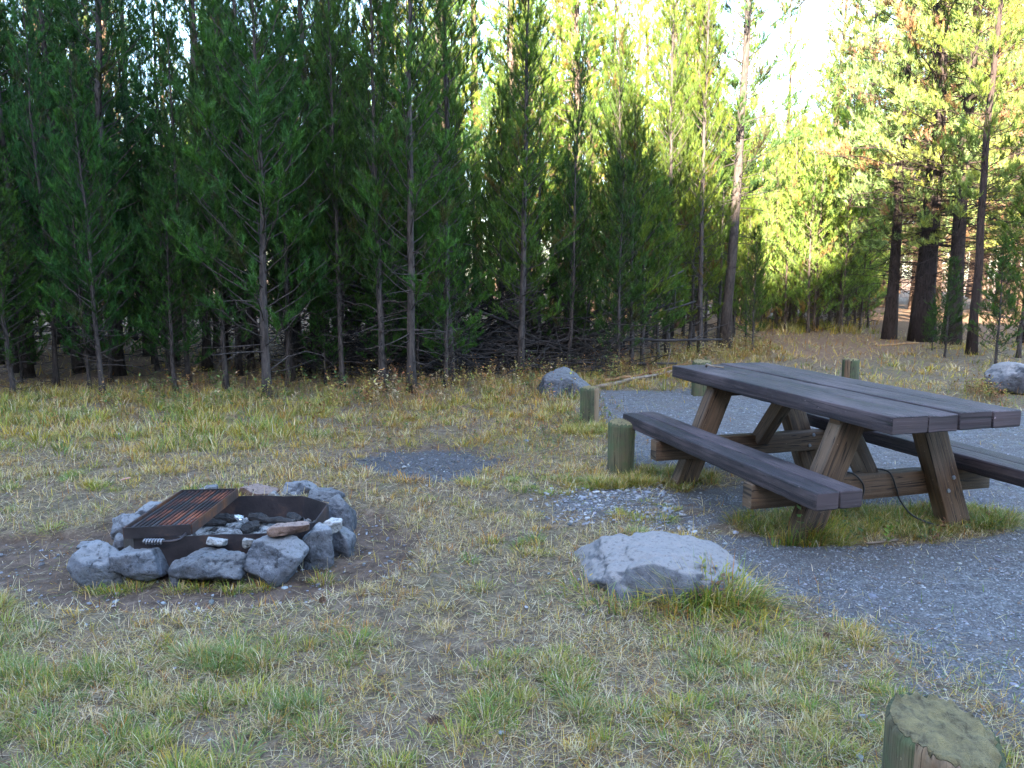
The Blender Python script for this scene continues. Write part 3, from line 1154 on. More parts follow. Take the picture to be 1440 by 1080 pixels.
    V, F, C = shoots_mesh(SP, SDr, SL, SC, needles, nl, nw, rr)
    cm = mesh('crown', V, F, M['needle'], False, col=C)
    V, F, _ = wood.get()
    return V, F, cm, len(F)


def tree_templates(specs, bark):
    out = []
    for sp in specs:
        V, F, cm, nf = make_pine(**sp)
        tm = mesh('trunk', V, F, bark, True)
        out.append((tm, cm, sp['H']))
    return out


YOUNG = tree_templates([dict(seed=200 + k, H=5.0, r0=.045, base=.55, dead0=.12, cr=.92, nbr=105, spb=17, needles=52, nl=.062, nw=.0062, deadn=1.0) for k in range(4)], M['bark'])
POLE = tree_templates([dict(seed=300 + k, H=8.0, r0=.060, base=.8 + .25 * k, dead0=.15, cr=.80, nbr=135, spb=14, needles=48, nl=.066, nw=.0068, brown=.07, deadn=1.5, twiggy=1.5) for k in range(5)], M['bark'])
TALL = tree_templates([dict(seed=400 + k, H=15.0, r0=.135, base=3.2, dead0=1.0, cr=1.7, nbr=140, spb=28, needles=32, nl=.095, nw=.011, droop=.25, brown=.12, clump=30, deadn=.8, twiggy=1.5) for k in range(4)], M['bark'])
BIG = tree_templates([dict(seed=500 + k, H=17.0, r0=.24, base=2.3, dead0=1.2, cr=3.1, nbr=230, spb=46, needles=28, nl=.10, nw=.014, droop=.4, brown=.16, deadn=2.0, twiggy=2.6) for k in range(3)], M['bark'])
FAR = tree_templates([dict(seed=600 + k, H=5.5, r0=.042, base=.22, dead0=.1, cr=.95, nbr=80, spb=16, needles=20, nl=.085, nw=.012, deadn=.6) for k in range(3)], M['bark'])
LOFTY = tree_templates([dict(seed=700 + k, H=20.0, r0=.22, base=6.5, dead0=2.5, cr=2.3, nbr=110, spb=20, needles=18, nl=.12, nw=.020, droop=.25, brown=.1, clump=24, deadn=.7) for k in range(3)], M['barkred'])

DG, MG, LG, YG, GO = (.52, .80, .66), (.72, .88, .58), (1.45, 1.3, .66), (2.8, 2.2, 1.6), (3.4, 2.5, 2.8)  # LG, YG and GO put some of the sunlight into the needle colour


def pine(kind, v, x, y, H, tint, label, group, lean=(0, 0), rz=None, rscale=1.0, bark=(1, 1, 1)):
    tm, cm, h0 = kind[v % len(kind)]
    s = H / h0
    o = empty('pine_tree', (x, y, gz1(x, y) - .02), random.uniform(0, 6.28) if rz is None else rz)
    o.rotation_euler = (lean[1], lean[0], o.rotation_euler[2])
    o.scale = (s * rscale, s * rscale, s)
    a = link('trunk', tm, o)
    b = link('crown', cm, o)
    j = random.uniform(.85, 1.15)
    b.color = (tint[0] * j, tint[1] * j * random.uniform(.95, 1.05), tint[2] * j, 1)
    a.color = (*bark, 1)
    tag(o, label, 'pine tree', group)
    return o


def ppix(kind, v, px, py, topy, tint, label, group='pines along the front of the thicket', lean=(0, 0), rscale=1.0, H=None, **kw):
    p = G(px, py)
    if H is None:
        H = zat(topy, p[1])
    return pine(kind, v, p[0], p[1], H, tint, label, group, lean, rscale=rscale, **kw)


TREES = []
FG = 'pines along the front of the thicket'
# kind, variant, base x, base y, top row or None, height, tint, label, lean, rscale
front = [
    (YOUNG, 0, 145, 556, 95, None, (.62, .95, .70), 'small bushy pine with a thin bare grey stem, nearest on the left', (-.05, 0), 1.0),
    (POLE, 0, 40, 530, None, 7.5, DG, 'thick dark trunked pine closest to the left edge', (0, 0), 1.25),
    (POLE, 1, 112, 524, None, 8, DG, 'straight pine right behind the small bushy pine', (0, 0), 1.15),
    (POLE, 2, 168, 528, None, 8.5, DG, 'dark pine immediately right of the small bushy pine', (0, 0), 1.2),
    (YOUNG, 1, 222, 522, None, 3.6, DG, 'short pine beside a gap onto a pale clearing at left', (0, 0), 1),
    (POLE, 3, 292, 522, None, 7.6, (.62, .95, .70), 'dark double pine right of the pale clearing', (0, 0), 1.2),
    (YOUNG, 2, 376, 558, None, 5.4, (.62, .95, .70), 'full bushy pine with a bare straight lower stem, tallest of the front row at left', (0, 0), 1.15),
    (POLE, 4, 352, 522, None, 7.4, DG, 'pine behind the full bushy pine at left', (0, 0), 1.1),
    (POLE, 0, 447, 525, None, 7.8, MG, 'stout dark pine at the left end of the brush pile', (0, 0), 1.3),
    (POLE, 3, 482, 545, None, 5.6, MG, 'slim pine in front of the left end of the brush pile', (0, 0), .8),
    (POLE, 2, 538, 551, None, 6.4, MG, 'slim straight pine left of the pair before the brush pile', (-.02, 0), .85),
    (POLE, 1, 578, 552, None, 7.2, (.66, .9, .62), 'pine with a smooth grey stem in front of the middle of the brush pile', (0, 0), 1.0),
    (POLE, 4, 633, 540, None, 8.4, MG, 'tall slender pine in front of the brush pile, its stem running out of the top', (0, 0), .85),
    (YOUNG, 3, 705, 516, None, 4.2, MG, 'thin sapling in front of the right half of the brush pile', (0, 0), .8),
    (POLE, 0, 738, 520, None, 5.6, LG, 'pine left of the wedge-shaped boulder', (0, 0), .85),
    (POLE, 2, 798, 526, None, 4.9, MG, 'crooked grey-stemmed pine behind the wedge-shaped boulder', (-.05, 0), .8),
    (YOUNG, 0, 868, 532, 230, None, MG, 'bushy young pine between the boulder and the far table end', (0, 0), 1.1),
    (YOUNG, 2, 888, 522, None, 4.0, LG, 'low green pine behind the thin fallen logs', (0, 0), 1.0),
    (POLE, 3, 938, 505, None, 7.5, LG, 'pine left of the far end of the table top', (0, 0), .8),
    (POLE, 1, 985, 500, None, 8.2, LG, 'slim pine above the far end of the table top', (0, 0), .8),
    (TALL, 0, 1020, 494, None, 13, (.8, .95, .9), 'tall leaning pine with sparse dark branches against the bright sky', (.045, 0), .85),
    (YOUNG, 3, 1058, 497, None, 2.3, MG, 'little crooked sapling at the start of the bare path', (0, 0), .9),
]
for k_, (kd, v, px, py, ty_, H, tint, lab, lean, rs) in enumerate(front):
    o = ppix(kd, v, px, py, ty_, tint, lab, FG, lean, rs, H)
    TREES.append((o.location.x, o.location.y))


def far_enough(x, y, d):
    return all((x - a) ** 2 + (y - b) ** 2 > d * d for a, b in TREES)


def fill(n, xr, yr, dmin, pick, ok=None, tries=6000):
    c_ = 0
    for _ in range(tries):
        if c_ >= n:
            break
        x, y = random.uniform(*xr), random.uniform(*yr)
        if ok and not ok(x, y):
            continue
        if not far_enough(x, y, dmin):
            continue
        pick(x, y)
        TREES.append((x, y))
        c_ += 1


def in_view(x, y):
    return abs(x) < y * .72 + 1.5


def thicket_pick(x, y):
    depth = y - float(edge_line(x))
    u = random.random()
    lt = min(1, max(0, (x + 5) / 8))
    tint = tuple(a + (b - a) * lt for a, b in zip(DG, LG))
    where = 'left' if x < -y * .22 else ('middle' if x < y * .12 else 'right')
    near = 'front rows' if depth < 3 else 'back'
    if u < (.62 if depth < 3 else .45):
        kd, H, nm = YOUNG, random.uniform(2.8, 5.4), 'bushy young pine'
    else:
        kd, H, nm = POLE, random.uniform(4.6, 7.6 if x < -2.5 else 6.2), 'slender bare-stemmed pine'
    grp = {'left': 'left hand', 'middle': 'middle', 'right': 'right hand'}[where]
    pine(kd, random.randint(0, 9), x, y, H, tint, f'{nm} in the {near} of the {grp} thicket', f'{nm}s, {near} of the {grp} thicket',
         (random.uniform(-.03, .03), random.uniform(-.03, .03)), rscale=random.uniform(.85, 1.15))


fill(142, (-14, 5.6), (9, 18.5), .58, thicket_pick,
     lambda x, y: in_view(x, y) and y > edge_line(x) + .55 and not (-2.7 < x < 1.6 and 11.0 < y < 14.2) and not (-.8 < x < 3.4 and y > 15 and random.random() < .75) and not (-7.2 < x < -4.2 and 13 < y < 20 and random.random() < .6))


fill(16, (-7.5, 3.5), (9.2, 13.5), .42, lambda x, y: pine(YOUNG, random.randint(0, 9), x, y, random.uniform(1.6, 3.3), (.66, .95, .66) if x < 0 else (.85, 1.0, .6),
     'low bushy sapling between the front trunks of the thicket', 'low saplings between the front trunks', rscale=1.25),
     lambda x, y: in_view(x, y) and .1 < y - edge_line(x) < 2.2 and not (-.3 < x < 1.6 and y < 11.4))


def tall_pick(x, y):
    tint = LG if x > 0 else DG
    side = 'over the left thicket' if x < -3 else 'over the middle thicket'
    pine(TALL, random.randint(0, 9), x, y, random.uniform(11, 16), tint, f'tall dark pine standing {side}', f'tall pines {side}', (random.uniform(-.02, .02), 0), rscale=random.uniform(.8, 1.1))


fill(13, (-15, 0), (12.5, 22), 1.2, tall_pick, lambda x, y: in_view(x, y) and not (-2.7 < x < 1.6 and 11.0 < y < 14.2))

# sunlit saplings behind the path
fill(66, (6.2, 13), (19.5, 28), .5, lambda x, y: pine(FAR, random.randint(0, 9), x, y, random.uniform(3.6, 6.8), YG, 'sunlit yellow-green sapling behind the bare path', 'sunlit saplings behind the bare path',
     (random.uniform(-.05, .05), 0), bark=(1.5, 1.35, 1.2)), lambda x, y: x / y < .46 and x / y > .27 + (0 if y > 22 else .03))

# right hand group
big = [
    (BIG, 0, 1250, 476, 16, GO, 'dark straight trunk nearest the end of the path, right of the saplings', .55, (.7, .62, .6)),
    (BIG, 1, 1296, 479, 17, GO, 'thick flared black trunk right of the straight dark one', .85, (.6, .54, .54)),
    (BIG, 2, 1337, 484, 15, GO, 'dark trunk wrapped in low green branches at the right', .7, (.6, .52, .5)),
    (TALL, 1, 1366, 500, 12, YG, 'slimmer dark trunk above the right hand boulder', .7, (.7, .6, .58)),
    (BIG, 0, 1447, 482, 15, GO, 'big pine cut off by the right edge of the frame', .8, (.6, .5, .5)),
]
for kd, v, px, py, H, tint, lab, rs, bk in big:
    o = ppix(kd, v, px, py, None, tint, lab, 'large pines on the right', (0, 0), rs, H, bark=bk)
    TREES.append((o.location.x, o.location.y))
for px, py, H, tint, lab in ((1328, 505, 1.7, MG, 'low green sapling in front of the dark trunks at right'), (1400, 516, 2.0, MG, 'bushy sapling behind the right hand boulder'),
                             (1432, 505, 3.2, LG, 'sapling at the right edge of the frame'), (1310, 495, 1.0, MG, 'smallest sapling beside the flared trunk')):
    o = ppix(YOUNG, int(px) % 4, px, py, None, tint, lab, 'saplings on the right', (0, 0), 1.3, H)
    TREES.append((o.location.x, o.location.y))

# lit forest beyond; sunlight partly put into needle and bark tints
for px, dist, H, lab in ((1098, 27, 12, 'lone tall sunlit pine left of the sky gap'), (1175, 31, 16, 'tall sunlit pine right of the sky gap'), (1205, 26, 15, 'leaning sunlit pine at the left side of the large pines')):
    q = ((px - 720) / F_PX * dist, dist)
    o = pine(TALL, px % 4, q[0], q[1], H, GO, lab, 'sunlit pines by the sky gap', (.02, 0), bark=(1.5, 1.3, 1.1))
    TREES.append(q)
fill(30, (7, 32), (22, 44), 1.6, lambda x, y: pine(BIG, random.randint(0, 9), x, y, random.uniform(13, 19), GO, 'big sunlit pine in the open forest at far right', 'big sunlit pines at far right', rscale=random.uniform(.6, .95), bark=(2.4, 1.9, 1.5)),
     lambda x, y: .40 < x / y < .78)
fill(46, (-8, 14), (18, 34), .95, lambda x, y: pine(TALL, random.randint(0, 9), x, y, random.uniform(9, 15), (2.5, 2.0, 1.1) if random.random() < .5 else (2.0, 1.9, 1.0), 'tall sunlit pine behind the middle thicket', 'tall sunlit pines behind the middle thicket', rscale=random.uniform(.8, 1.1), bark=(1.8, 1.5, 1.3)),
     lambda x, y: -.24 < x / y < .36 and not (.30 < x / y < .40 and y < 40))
def arr(me):
    V = np.empty(len(me.vertices) * 3, np.float32)
    me.vertices.foreach_get('co', V)
    F = np.empty(len(me.loops), np.int32)
    me.loops.foreach_get('vertex_index', F)
    return V.reshape(-1, 3), F.reshape(-1, 3)


far_spots = []


def far_pick(kind, h0, h1, sc):
    return lambda x, y: far_spots.append((kind, random.randint(0, 9), x, y, random.uniform(h0, h1), sc * random.uniform(.8, 1.1)))


fill(36, (-40, 30), (24, 70), 2.4, far_pick(LOFTY, 16, 23, 1), lambda x, y: in_view(x, y) and not (.27 < x / y < .40))
fill(46, (-45, 62), (32, 78), 2.2, far_pick(FAR, 6, 10, 1.3), in_view)
bW, bC = Bag(), Bag()
for kind, v, x, y, H, sc in far_spots:
    tm, cm, h0 = kind[v % len(kind)]
    s = H / h0
    a = random.uniform(0, 6.28)
    ca, sa = math.cos(a), math.sin(a)
    for me, bag, isC in ((tm, bW, False), (cm, bC, True)):
        V, F = arr(me)
        P = np.stack([(V[:, 0] * ca - V[:, 1] * sa) * s * sc + x, (V[:, 0] * sa + V[:, 1] * ca) * s * sc + y, V[:, 2] * s + gz1(x, y)], 1)
        if isC:
            c4 = np.empty(len(V) * 4, np.float32)
            me.color_attributes['Col'].data.foreach_get('color', c4)
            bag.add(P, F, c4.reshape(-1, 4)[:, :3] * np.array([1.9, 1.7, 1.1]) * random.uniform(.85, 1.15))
        else:
            bag.add(P, F)
V, F, _ = bW.get()
df = empty('distant_forest', (0, 45, 0))
tag(df, 'distant pine forest closing off the view behind the nearer trees', 'forest', kind='stuff')
o = link('trunks', mesh('trunks', V - np.array([0, 45, 0]), F, M['barkred'], True), df)
V, F, C = bC.get()
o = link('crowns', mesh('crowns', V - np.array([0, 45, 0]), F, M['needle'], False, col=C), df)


# ------------------------------------------------------------------ brush pile and fallen logs
def log(x0, y0, z0, x1, y1, z1, r_, mat, name, label, cat, group=None, branches=3, seed=0):
    rr = np.random.default_rng(seed)
    a = np.array([x0, y0, z0])
    L = np.array([x1 - x0, y1 - y0, z1 - z0])
    t = np.linspace(0, 1, 9)[:, None]
    P = L * t + rr.normal(0, .006, (9, 3)) * np.linalg.norm(L) * np.sin(t * math.pi)
    b = Bag()
    V, F = tube(P, np.linspace(r_, r_ * .45, 9), 8)
    b.add(V, F)
    for k in range(branches):
        q = P[rr.integers(2, 8)]
        d = rr.normal(0, 1, 3)
        d[2] = abs(d[2]) * .8
        d = d / np.linalg.norm(d) + L / np.linalg.norm(L) * .7
        l = rr.uniform(.2, .8)
        V, F = tube(np.array([q, q + d * l * .5 + rr.normal(0, .03, 3), q + d * l]), np.array([.010, .007, .003]), 4, False)
        b.add(V, F)
    V, F, _ = b.get()
    o = link(name, mesh(name, V, F, mat, True), None, a)
    tag(o, label, cat, group)
    return o


for k in range(64):
    rr = random.Random(900 + k)
    fam = k % 3
    L = rr.uniform(2.2, 4.4)
    if fam == 0:      # fan descending to the right
        x1, y1 = rr.uniform(-.2, 1.3), rr.uniform(11.2, 12.8)
        ang = rr.uniform(8, 38)
        x0, y0 = x1 - L * math.cos(R(ang)), y1 + rr.uniform(-.2, 1.2)
        z1 = .05 + rr.uniform(0, .3)
        z0 = z1 + L * math.sin(R(ang))
        z0 = min(z0, 1.7)
    elif fam == 1:    # low flat ones
        x0 = rr.uniform(-3.2, .0)
        y0 = rr.uniform(10.9, 13)
        x1, y1 = x0 + L * .9, y0 + rr.uniform(-.8, .8)
        z0, z1 = rr.uniform(.05, .5), rr.uniform(.05, .5)
    else:
        x0, y0 = rr.uniform(-2.6, .6), rr.uniform(11.2, 13)
        ang = rr.uniform(15, 45)
        x1, y1 = x0 + L * .8 * math.cos(R(ang)), y0 + rr.uniform(-.6, .8)
        z0, z1 = rr.uniform(.05, .3), min(1.5, L * math.sin(R(ang)))
    top = max(z0, z1) > .9
    lab = 'dead grey pole sticking up out of the brush pile' if top else 'dead grey pole lying low in the brush pile'
    log(x0, y0, z0, x1, y1, z1, rr.uniform(.014, .036), M['dead'], 'dead_pole', lab, 'dead pole', 'raised poles of the brush pile' if top else 'low poles of the brush pile', 5, k)
log(*G(540, 508)[:2], .28, *G(600, 505)[:2], .30, .035, M['orangelog'], 'bare_log', 'orange barkless log lying level in the brush pile', 'log', None, 0, 5)
b = Bag()
rr = np.random.default_rng(77)
for k in range(1500):
    a = np.array([rr.uniform(-3.4, 1.5), rr.uniform(10.6, 13.4), 0])
    a[2] = abs(rr.normal(0, .3))
    d = rr.normal(0, 1, 3)
    d[2] *= .5
    L = rr.uniform(.25, .9)
    e = a + d / np.linalg.norm(d) * L
    e[2] = max(e[2], .01)
    V, F = tube(np.array([a, (a + e) / 2 + rr.normal(0, .05, 3), e]), np.array([.008, .006, .003]), 4, False)
    b.add(V, F)
V, F, _ = b.get()
tag(link('brushwood', mesh('brushwood', V, F, M['dead'], True)), 'tangle of fine dead twigs filling the brush pile', 'brushwood', kind='stuff')

a, c_ = G(825, 536), G(935, 541)
log(*G(826, 541)[:2], .03, *G(905, 533)[:2], .06, .028, M['orangelog'], 'fallen_branch', 'thin orange-brown fallen branch behind the wedge-shaped boulder', 'branch', None, 1, 6)
log(*G(838, 549)[:2], .04, *G(962, 523)[:2], .06, .028, M['palelog'], 'fallen_log', 'long thin grey fallen log beside the gravel behind the posts', 'log', None, 2, 7)
log(*G(1232, 488)[:2], .02, *G(1292, 484)[:2], .03, .03, M['orangelog'], 'fallen_branch', 'pale orange branch lying in front of the flared trunk', 'branch', None, 0, 8)


# ------------------------------------------------------------------ grass
PAL = np.array([
    (.10, .165, .022),   # 0 green
    (.135, .20, .065),    # 1 blue green
    (.27, .26, .045),     # 2 yellow green
    (.42, .28, .042),     # 3 yellow
    (.44, .32, .15),      # 4 straw
    (.24, .15, .075),     # 5 brown straw
    (.32, .125, .022),    # 6 rust
    (.50, .41, .28),      # 7 bleached
    (.06, .036, .022),    # 8 dead dark
])


class Blades:
    def __init__(s):
        s.V, s.C, s.n = [], [], 0

    def add(s, x, y, L, w, lean, curl, head, col, z=None):
        n = len(x)
        if n == 0:
            return
        z = gz(x, y) if z is None else z
        h = np.stack([np.cos(head), np.sin(head), 0 * head], 1)
        sd = np.stack([-np.sin(head), np.cos(head), 0 * head], 1)
        up = np.array([0, 0, 1.0])
        b = np.stack([x, y, z - .004], 1)
        m = b + (L * .5)[:, None] * (np.sin(lean)[:, None] * h + np.cos(lean)[:, None] * up)
        l2 = np.clip(lean + curl, -1.9, 1.75)
        t = m + (L * .5)[:, None] * (np.sin(l2)[:, None] * h + np.cos(l2)[:, None] * up)
        W = w[:, None] * .5
        V = np.stack([b - sd * W, b + sd * W, m - sd * W * .85, m + sd * W * .85, t], 1)
        s.V.append(V.reshape(-1, 3))
        s.C.append(np.repeat(col, 5, 0))
        s.n += n

    def build(s, name, label, cat, mat):
        V = np.concatenate(s.V)
        C = np.concatenate(s.C)
        k = np.arange(s.n)[:, None] * 5
        F = np.concatenate([k + np.array([[0, 1, 3]]), k + np.array([[0, 3, 2]]), k + np.array([[2, 3, 4]])])
        o = link(name, mesh(name, V, F, mat, True, col=C))
        tag(o, label, cat, kind='stuff')
        return o


def pickcol(n, weights, jit=.25):
    wts = np.array(weights, float)
    idx = rng.choice(len(PAL), n, p=wts / wts.sum())
    return PAL[idx] * rng.uniform(1 - jit, 1 + jit, (n, 1)) * rng.uniform(.93, 1.07, (n, 3))


def keep(x, y, extra=None):
    g = gravel_mask(x, y)
    p = pit_mask(x, y)
    pr = (1 - g * .97) * (1 - p * .86)
    inring = inpoly(x, y, oct_) > -.02
    k = (rng.uniform(0, 1, len(x)) < pr) & ~inring
    for a, b_, r_ in POSTS:
        k &= (np.hypot(x - a, y - b_) > r_)
    if extra is not None:
        k &= extra
    return k


BL = Blades()
# matted litter: density falls with distance from the site
for (y0, y1, dens, Lr, wr) in ((1.7, 3.0, 9500, (.02, .085), .0019), (3.0, 4.6, 5200, (.025, .09), .0025), (4.6, 7.0, 2300, (.03, .10), .0036), (7.0, 10.5, 800, (.05, .13), .0055), (10.5, 20, 90, (.08, .2), .010)):
    xw = y1 * .72 + .4
    n = int(dens * (y1 - y0) * 2 * xw)
    x = rng.uniform(-xw, xw, n)
    y = rng.uniform(y0, y1, n)
    vis = np.abs(x) < y * .70 + .4
    x, y = x[vis], y[vis]
    k = keep(x, y) & (rng.uniform(0, 1, len(x)) < .28 + .72 * sstep(-.35, .1, n2(x, y, 1.5, 75, 3)))
    x, y = x[k], y[k]
    n = len(x)
    gn = n2(x, y, 1.1, 71, 3)
    bn = n2(x, y, .7, 73, 2)
    flat = rng.uniform(0, 1, n)
    lean = np.where(flat < .80, rng.uniform(1.15, 1.62, n), rng.uniform(.1, 1.1, n))
    col = pickcol(n, (.15, .15, .5, .9, 3.4, 2.2, .9, 4.2, .8))
    gcol = pickcol(n, (3, 2, 2.2, 1, .6, .2, .3, .3, .1))
    rcol = pickcol(n, (.1, .1, .8, 3.0, 2.2, 1.2, 2.4, .4, .2))
    ug = rng.uniform(0, 1, n)
    isg = ug < sstep(-.1, .5, gn) * .4
    col[isg] = gcol[isg]
    yel = (rng.uniform(0, 1, n) < sstep(4.6, 6.8, y + bn) * .85) & ~isg
    col[yel] = rcol[yel]
    BL.add(x, y, rng.uniform(*Lr, n), rng.uniform(.6, 1.2, n) * wr, lean, rng.normal(0, .25, n), rng.uniform(0, 2 * math.pi, n), col, gz(x, y) + rng.uniform(0, .010, n))

# tufts
def tufts(n, x0, x1, y0, y1, blades, Lr, wd, rad, wts, thr=-.2, seed=81, leanmax=1.0, ok=None, sc=1.3, tightgrass=1.0):
    X = rng.uniform(x0, x1, n)
    Y = rng.uniform(y0, y1, n)
    k = (np.abs(X) < Y * .70 + .3) & (n2(X, Y, sc, seed, 3) > thr) & (gravel_mask(X, Y) < .35) & (pit_mask(X, Y) < .2)
    if ok is not None:
        k &= ok(X, Y)
    X, Y = X[k], Y[k]
    m = len(X)
    sz = rng.uniform(.5, 1.2, m)
    nb = (blades * sz * rng.uniform(.6, 1.3, m)).astype(int)
    idx = np.repeat(np.arange(m), nb)
    N_ = len(idx)
    a = rng.uniform(0, 2 * math.pi, N_)
    r_ = rad * np.sqrt(rng.uniform(0, 1, N_)) * sz[idx]
    x = X[idx] + np.cos(a) * r_
    y = Y[idx] + np.sin(a) * r_ * .9
    tilt = rng.normal(0, .5, m)[idx]
    lean = np.clip(r_ / rad * leanmax * .8 + np.abs(rng.normal(0, .3, N_)), 0, 1.45)
    hd = a + rng.normal(0, .5, N_) + tilt * .3
    base = pickcol(m, wts, .25)[idx]
    alt = pickcol(N_, wts, .25)
    dead = pickcol(N_, (0, 0, .5, 1, 3, 1.5, .5, 2, .2))
    col = base * .6 + alt * .4
    dd = rng.uniform(0, 1, N_) < .22
    col[dd] = dead[dd]
    BL.add(x, y, rng.uniform(*Lr, N_) * sz[idx], rng.uniform(.7, 1.25, N_) * wd, lean, rng.uniform(.1, .9, N_), hd, col)


GW = (3, 2.2, 2.4, .7, .25, .1, .1, .5, 0)
YW = (.5, .4, 1.4, 2.6, 2.6, 1.0, 1.9, 1.0, 0)
tufts(150, -2.4, -.6, 1.8, 3.0, 150, (.03, .09), .0024, .07, (3, 3, 1.5, .3, .1, 0, 0, .3, 0), -.2)
tufts(560, -2.6, 2.4, 1.75, 3.4, 140, (.03, .075), .0024, .065, GW, .10)
tufts(170, -2.6, 2.4, 1.75, 3.4, 60, (.03, .07), .0022, .06, YW, -.6, 83)
tufts(760, -3.5, 2.6, 3.3, 5.4, 95, (.03, .07), .0034, .065, GW, .08)
tufts(300, -4.0, 2.6, 3.6, 6.0, 42, (.03, .08), .0036, .07, YW, -.4, 84)
tufts(800, -6, 3.0, 5.2, 8.6, 40, (.04, .11), .0045, .09, YW, -.05, 85)
tufts(420, -6.5, 3.0, 5.2, 8.8, 44, (.05, .12), .0048, .09, GW, .2, 81)
# taller growth towards the trees
def edgeband(X, Y):
    d = Y - edge_line(X)
    return (d > -2.3) & (d < 1.3)
tufts(1500, -8, 6, 6.2, 17, 34, (.07, .20), .006, .11, (2.2, 1.0, 2, 1.8, 2.0, 1.2, 1.5, .8, .1), -.25, 86, .75, edgeband)
tufts(650, -9, -2.0, 6.0, 9.4, 40, (.08, .20), .006, .10, (3, 1.5, 3, 1.5, 1, .4, .5, .4, 0), -.4, 87, .8)
tufts(500, -.5, 5.6, 8.4, 16, 34, (.08, .22), .007, .10, (1, .4, 1.5, 2, 1.8, 1.5, 2.4, .3, .2), -.5, 88, .7, edgeband)
# beyond the gravel
tufts(700, 3, 13, 10, 20, 26, (.06, .16), .009, .14, (.6, .3, 1.4, 2, 2.6, 1.4, .6, .8, .1), -.3, 89, .9, lambda X, Y: (pale_mask(X, Y) < .75))
tufts(240, 5.5, 15, 18.5, 24, 26, (.2, .4), .014, .2, (1, .3, 2, 3, 2, 1, .8, .3, 0), -.6, 90, .6, lambda X, Y: (X / Y > .28) & (X / Y < .47) & (Y > 19))
# grass strip under the near end of the table
t_ = G(1240, 735)
tufts(1500, 1.3, 3.4, 3.4, 4.9, 52, (.04, .11), .0034, .07, (3.4, 1.8, 1.6, .7, .5, .6, .4, .2, .3), -1, 91, 1.0,
      lambda X, Y: (np.sqrt(((X - t_[0]) / 1.0) ** 2 + ((Y - t_[1] - (X - t_[0]) * .1) / .36) ** 2) < 1.0 + n2(X, Y, 4, 12) * .5 - rng.uniform(0, .35, len(X))))
t2_ = G(945, 672)
tufts(420, .6, 2.2, 4.6, 6.0, 44, (.04, .10), .0036, .06, (3.4, 1.2, 2.4, 1, .6, .5, .3, .2, .1), -1, 92, 1.0,
      lambda X, Y: (np.sqrt(((X - t2_[0]) / .42) ** 2 + ((Y - t2_[1]) / .3) ** 2) < 1.0))
for (px, py, rx, ry, n_) in ((873, 682, .2, .1, 26), (830, 606, .22, .16, 40), (1150, 770, .16, .1, 30)):
    q = G(px, py)
    tufts(n_ * 4, q[0] - rx, q[0] + rx, q[1] - ry, q[1] + ry, 40, (.05, .13), .0036, .05, (2.5, 1, 2.4, 1.2, .8, .4, .3, .6, 0), -2, 93)


def clump(px, py, n, rad, Lr, w, wts, lean0=.2, lean1=1.1, ysc=.6, curl=(.2, 1.0), bias=None):
    q = G(px, py)
    a = rng.uniform(0, 2 * math.pi, n)
    r_ = rad * np.sqrt(rng.uniform(0, 1, n))
    hd = a + rng.normal(0, .4, n)
    if bias is not None:
        hd = bias + rng.normal(0, .9, n)
    BL.add(q[0] + np.cos(a) * r_, q[1] + np.sin(a) * r_ * ysc, rng.uniform(*Lr, n), rng.uniform(.7, 1.2, n) * w, rng.uniform(lean0, lean1, n), rng.uniform(*curl, n), hd, pickcol(n, wts))


# long sedge round the foreground boulder
SW = (3.4, .8, 3.0, 2.2, 1.2, 1, .5, .2, .1)
for px, py, n_, rd, L in ((985, 858, 520, .13, (.12, .26)), (1020, 852, 420, .12, (.12, .24)), (1045, 862, 260, .10, (.08, .18)), (945, 862, 300, .12, (.07, .16)), (905, 866, 260, .12, (.05, .13)),
                          (860, 858, 260, .12, (.05, .15)), (830, 842, 220, .10, (.06, .17)), (815, 825, 120, .07, (.05, .12)), (1060, 885, 160, .14, (.05, .12)), (985, 890, 200, .16, (.04, .10))):
    clump(px, py, int(n_ * (.75 if px > 950 else .22)), rd * 1.25, L, .0044, SW, .1, 1.35)
for _px, _py in ((1092, 768), (1108, 774), (1122, 776), (1138, 777), (1152, 774), (1168, 770), (1120, 770), (1140, 768)):
    clump(_px + rng.normal(0, 5), _py - rng.uniform(0, 12), int(rng.uniform(30, 110)), .055, (.06, rng.uniform(.12, .22)), .0038, (3, 1, 2.4, 1.6, .8, .8, .6, .3, .2), .05, .8)
clump(1145, 762, 260, .05, (.10, .20), .004, (3, 1, 3, 1.5, .6, .3, .2, .3, 0), .1, .8)
clump(1210, 905, 200, .06, (.03, .08), .003, (.5, .5, 2, 2, 2, .5, .2, 1, 0), .3, 1.3)
clump(1190, 890, 120, .05, (.03, .07), .003, (.5, .5, 2, 1, 3, .5, .2, 1, 0), .3, 1.3)
clump(1390, 745, 200, .05, (.06, .12), .004, (3, 1.6, 1, .3, .3, .2, .2, .2, 0), .3, 1.2)
clump(1418, 585, 120, .10, (.05, .1), .006, (3, .6, 1, .3, .3, .2, .2, .2, 0), .3, 1.2)
for px, py in ((130, 815), (190, 812), (250, 816), (330, 818), (365, 815), (280, 815), (160, 818), (455, 808)):
    clump(px, py, 110, .07, (.03, .09), .003, (2, 1, 2.5, 1.5, 2, .6, .6, .4, 0), .2, 1.1)
BL.build('grass', 'thin tufty green and straw-coloured grass covering the clearing', 'grass', M['grass'])

# ------------------------------------------------------------------ leafy undergrowth along the thicket
LV, LC = [], []


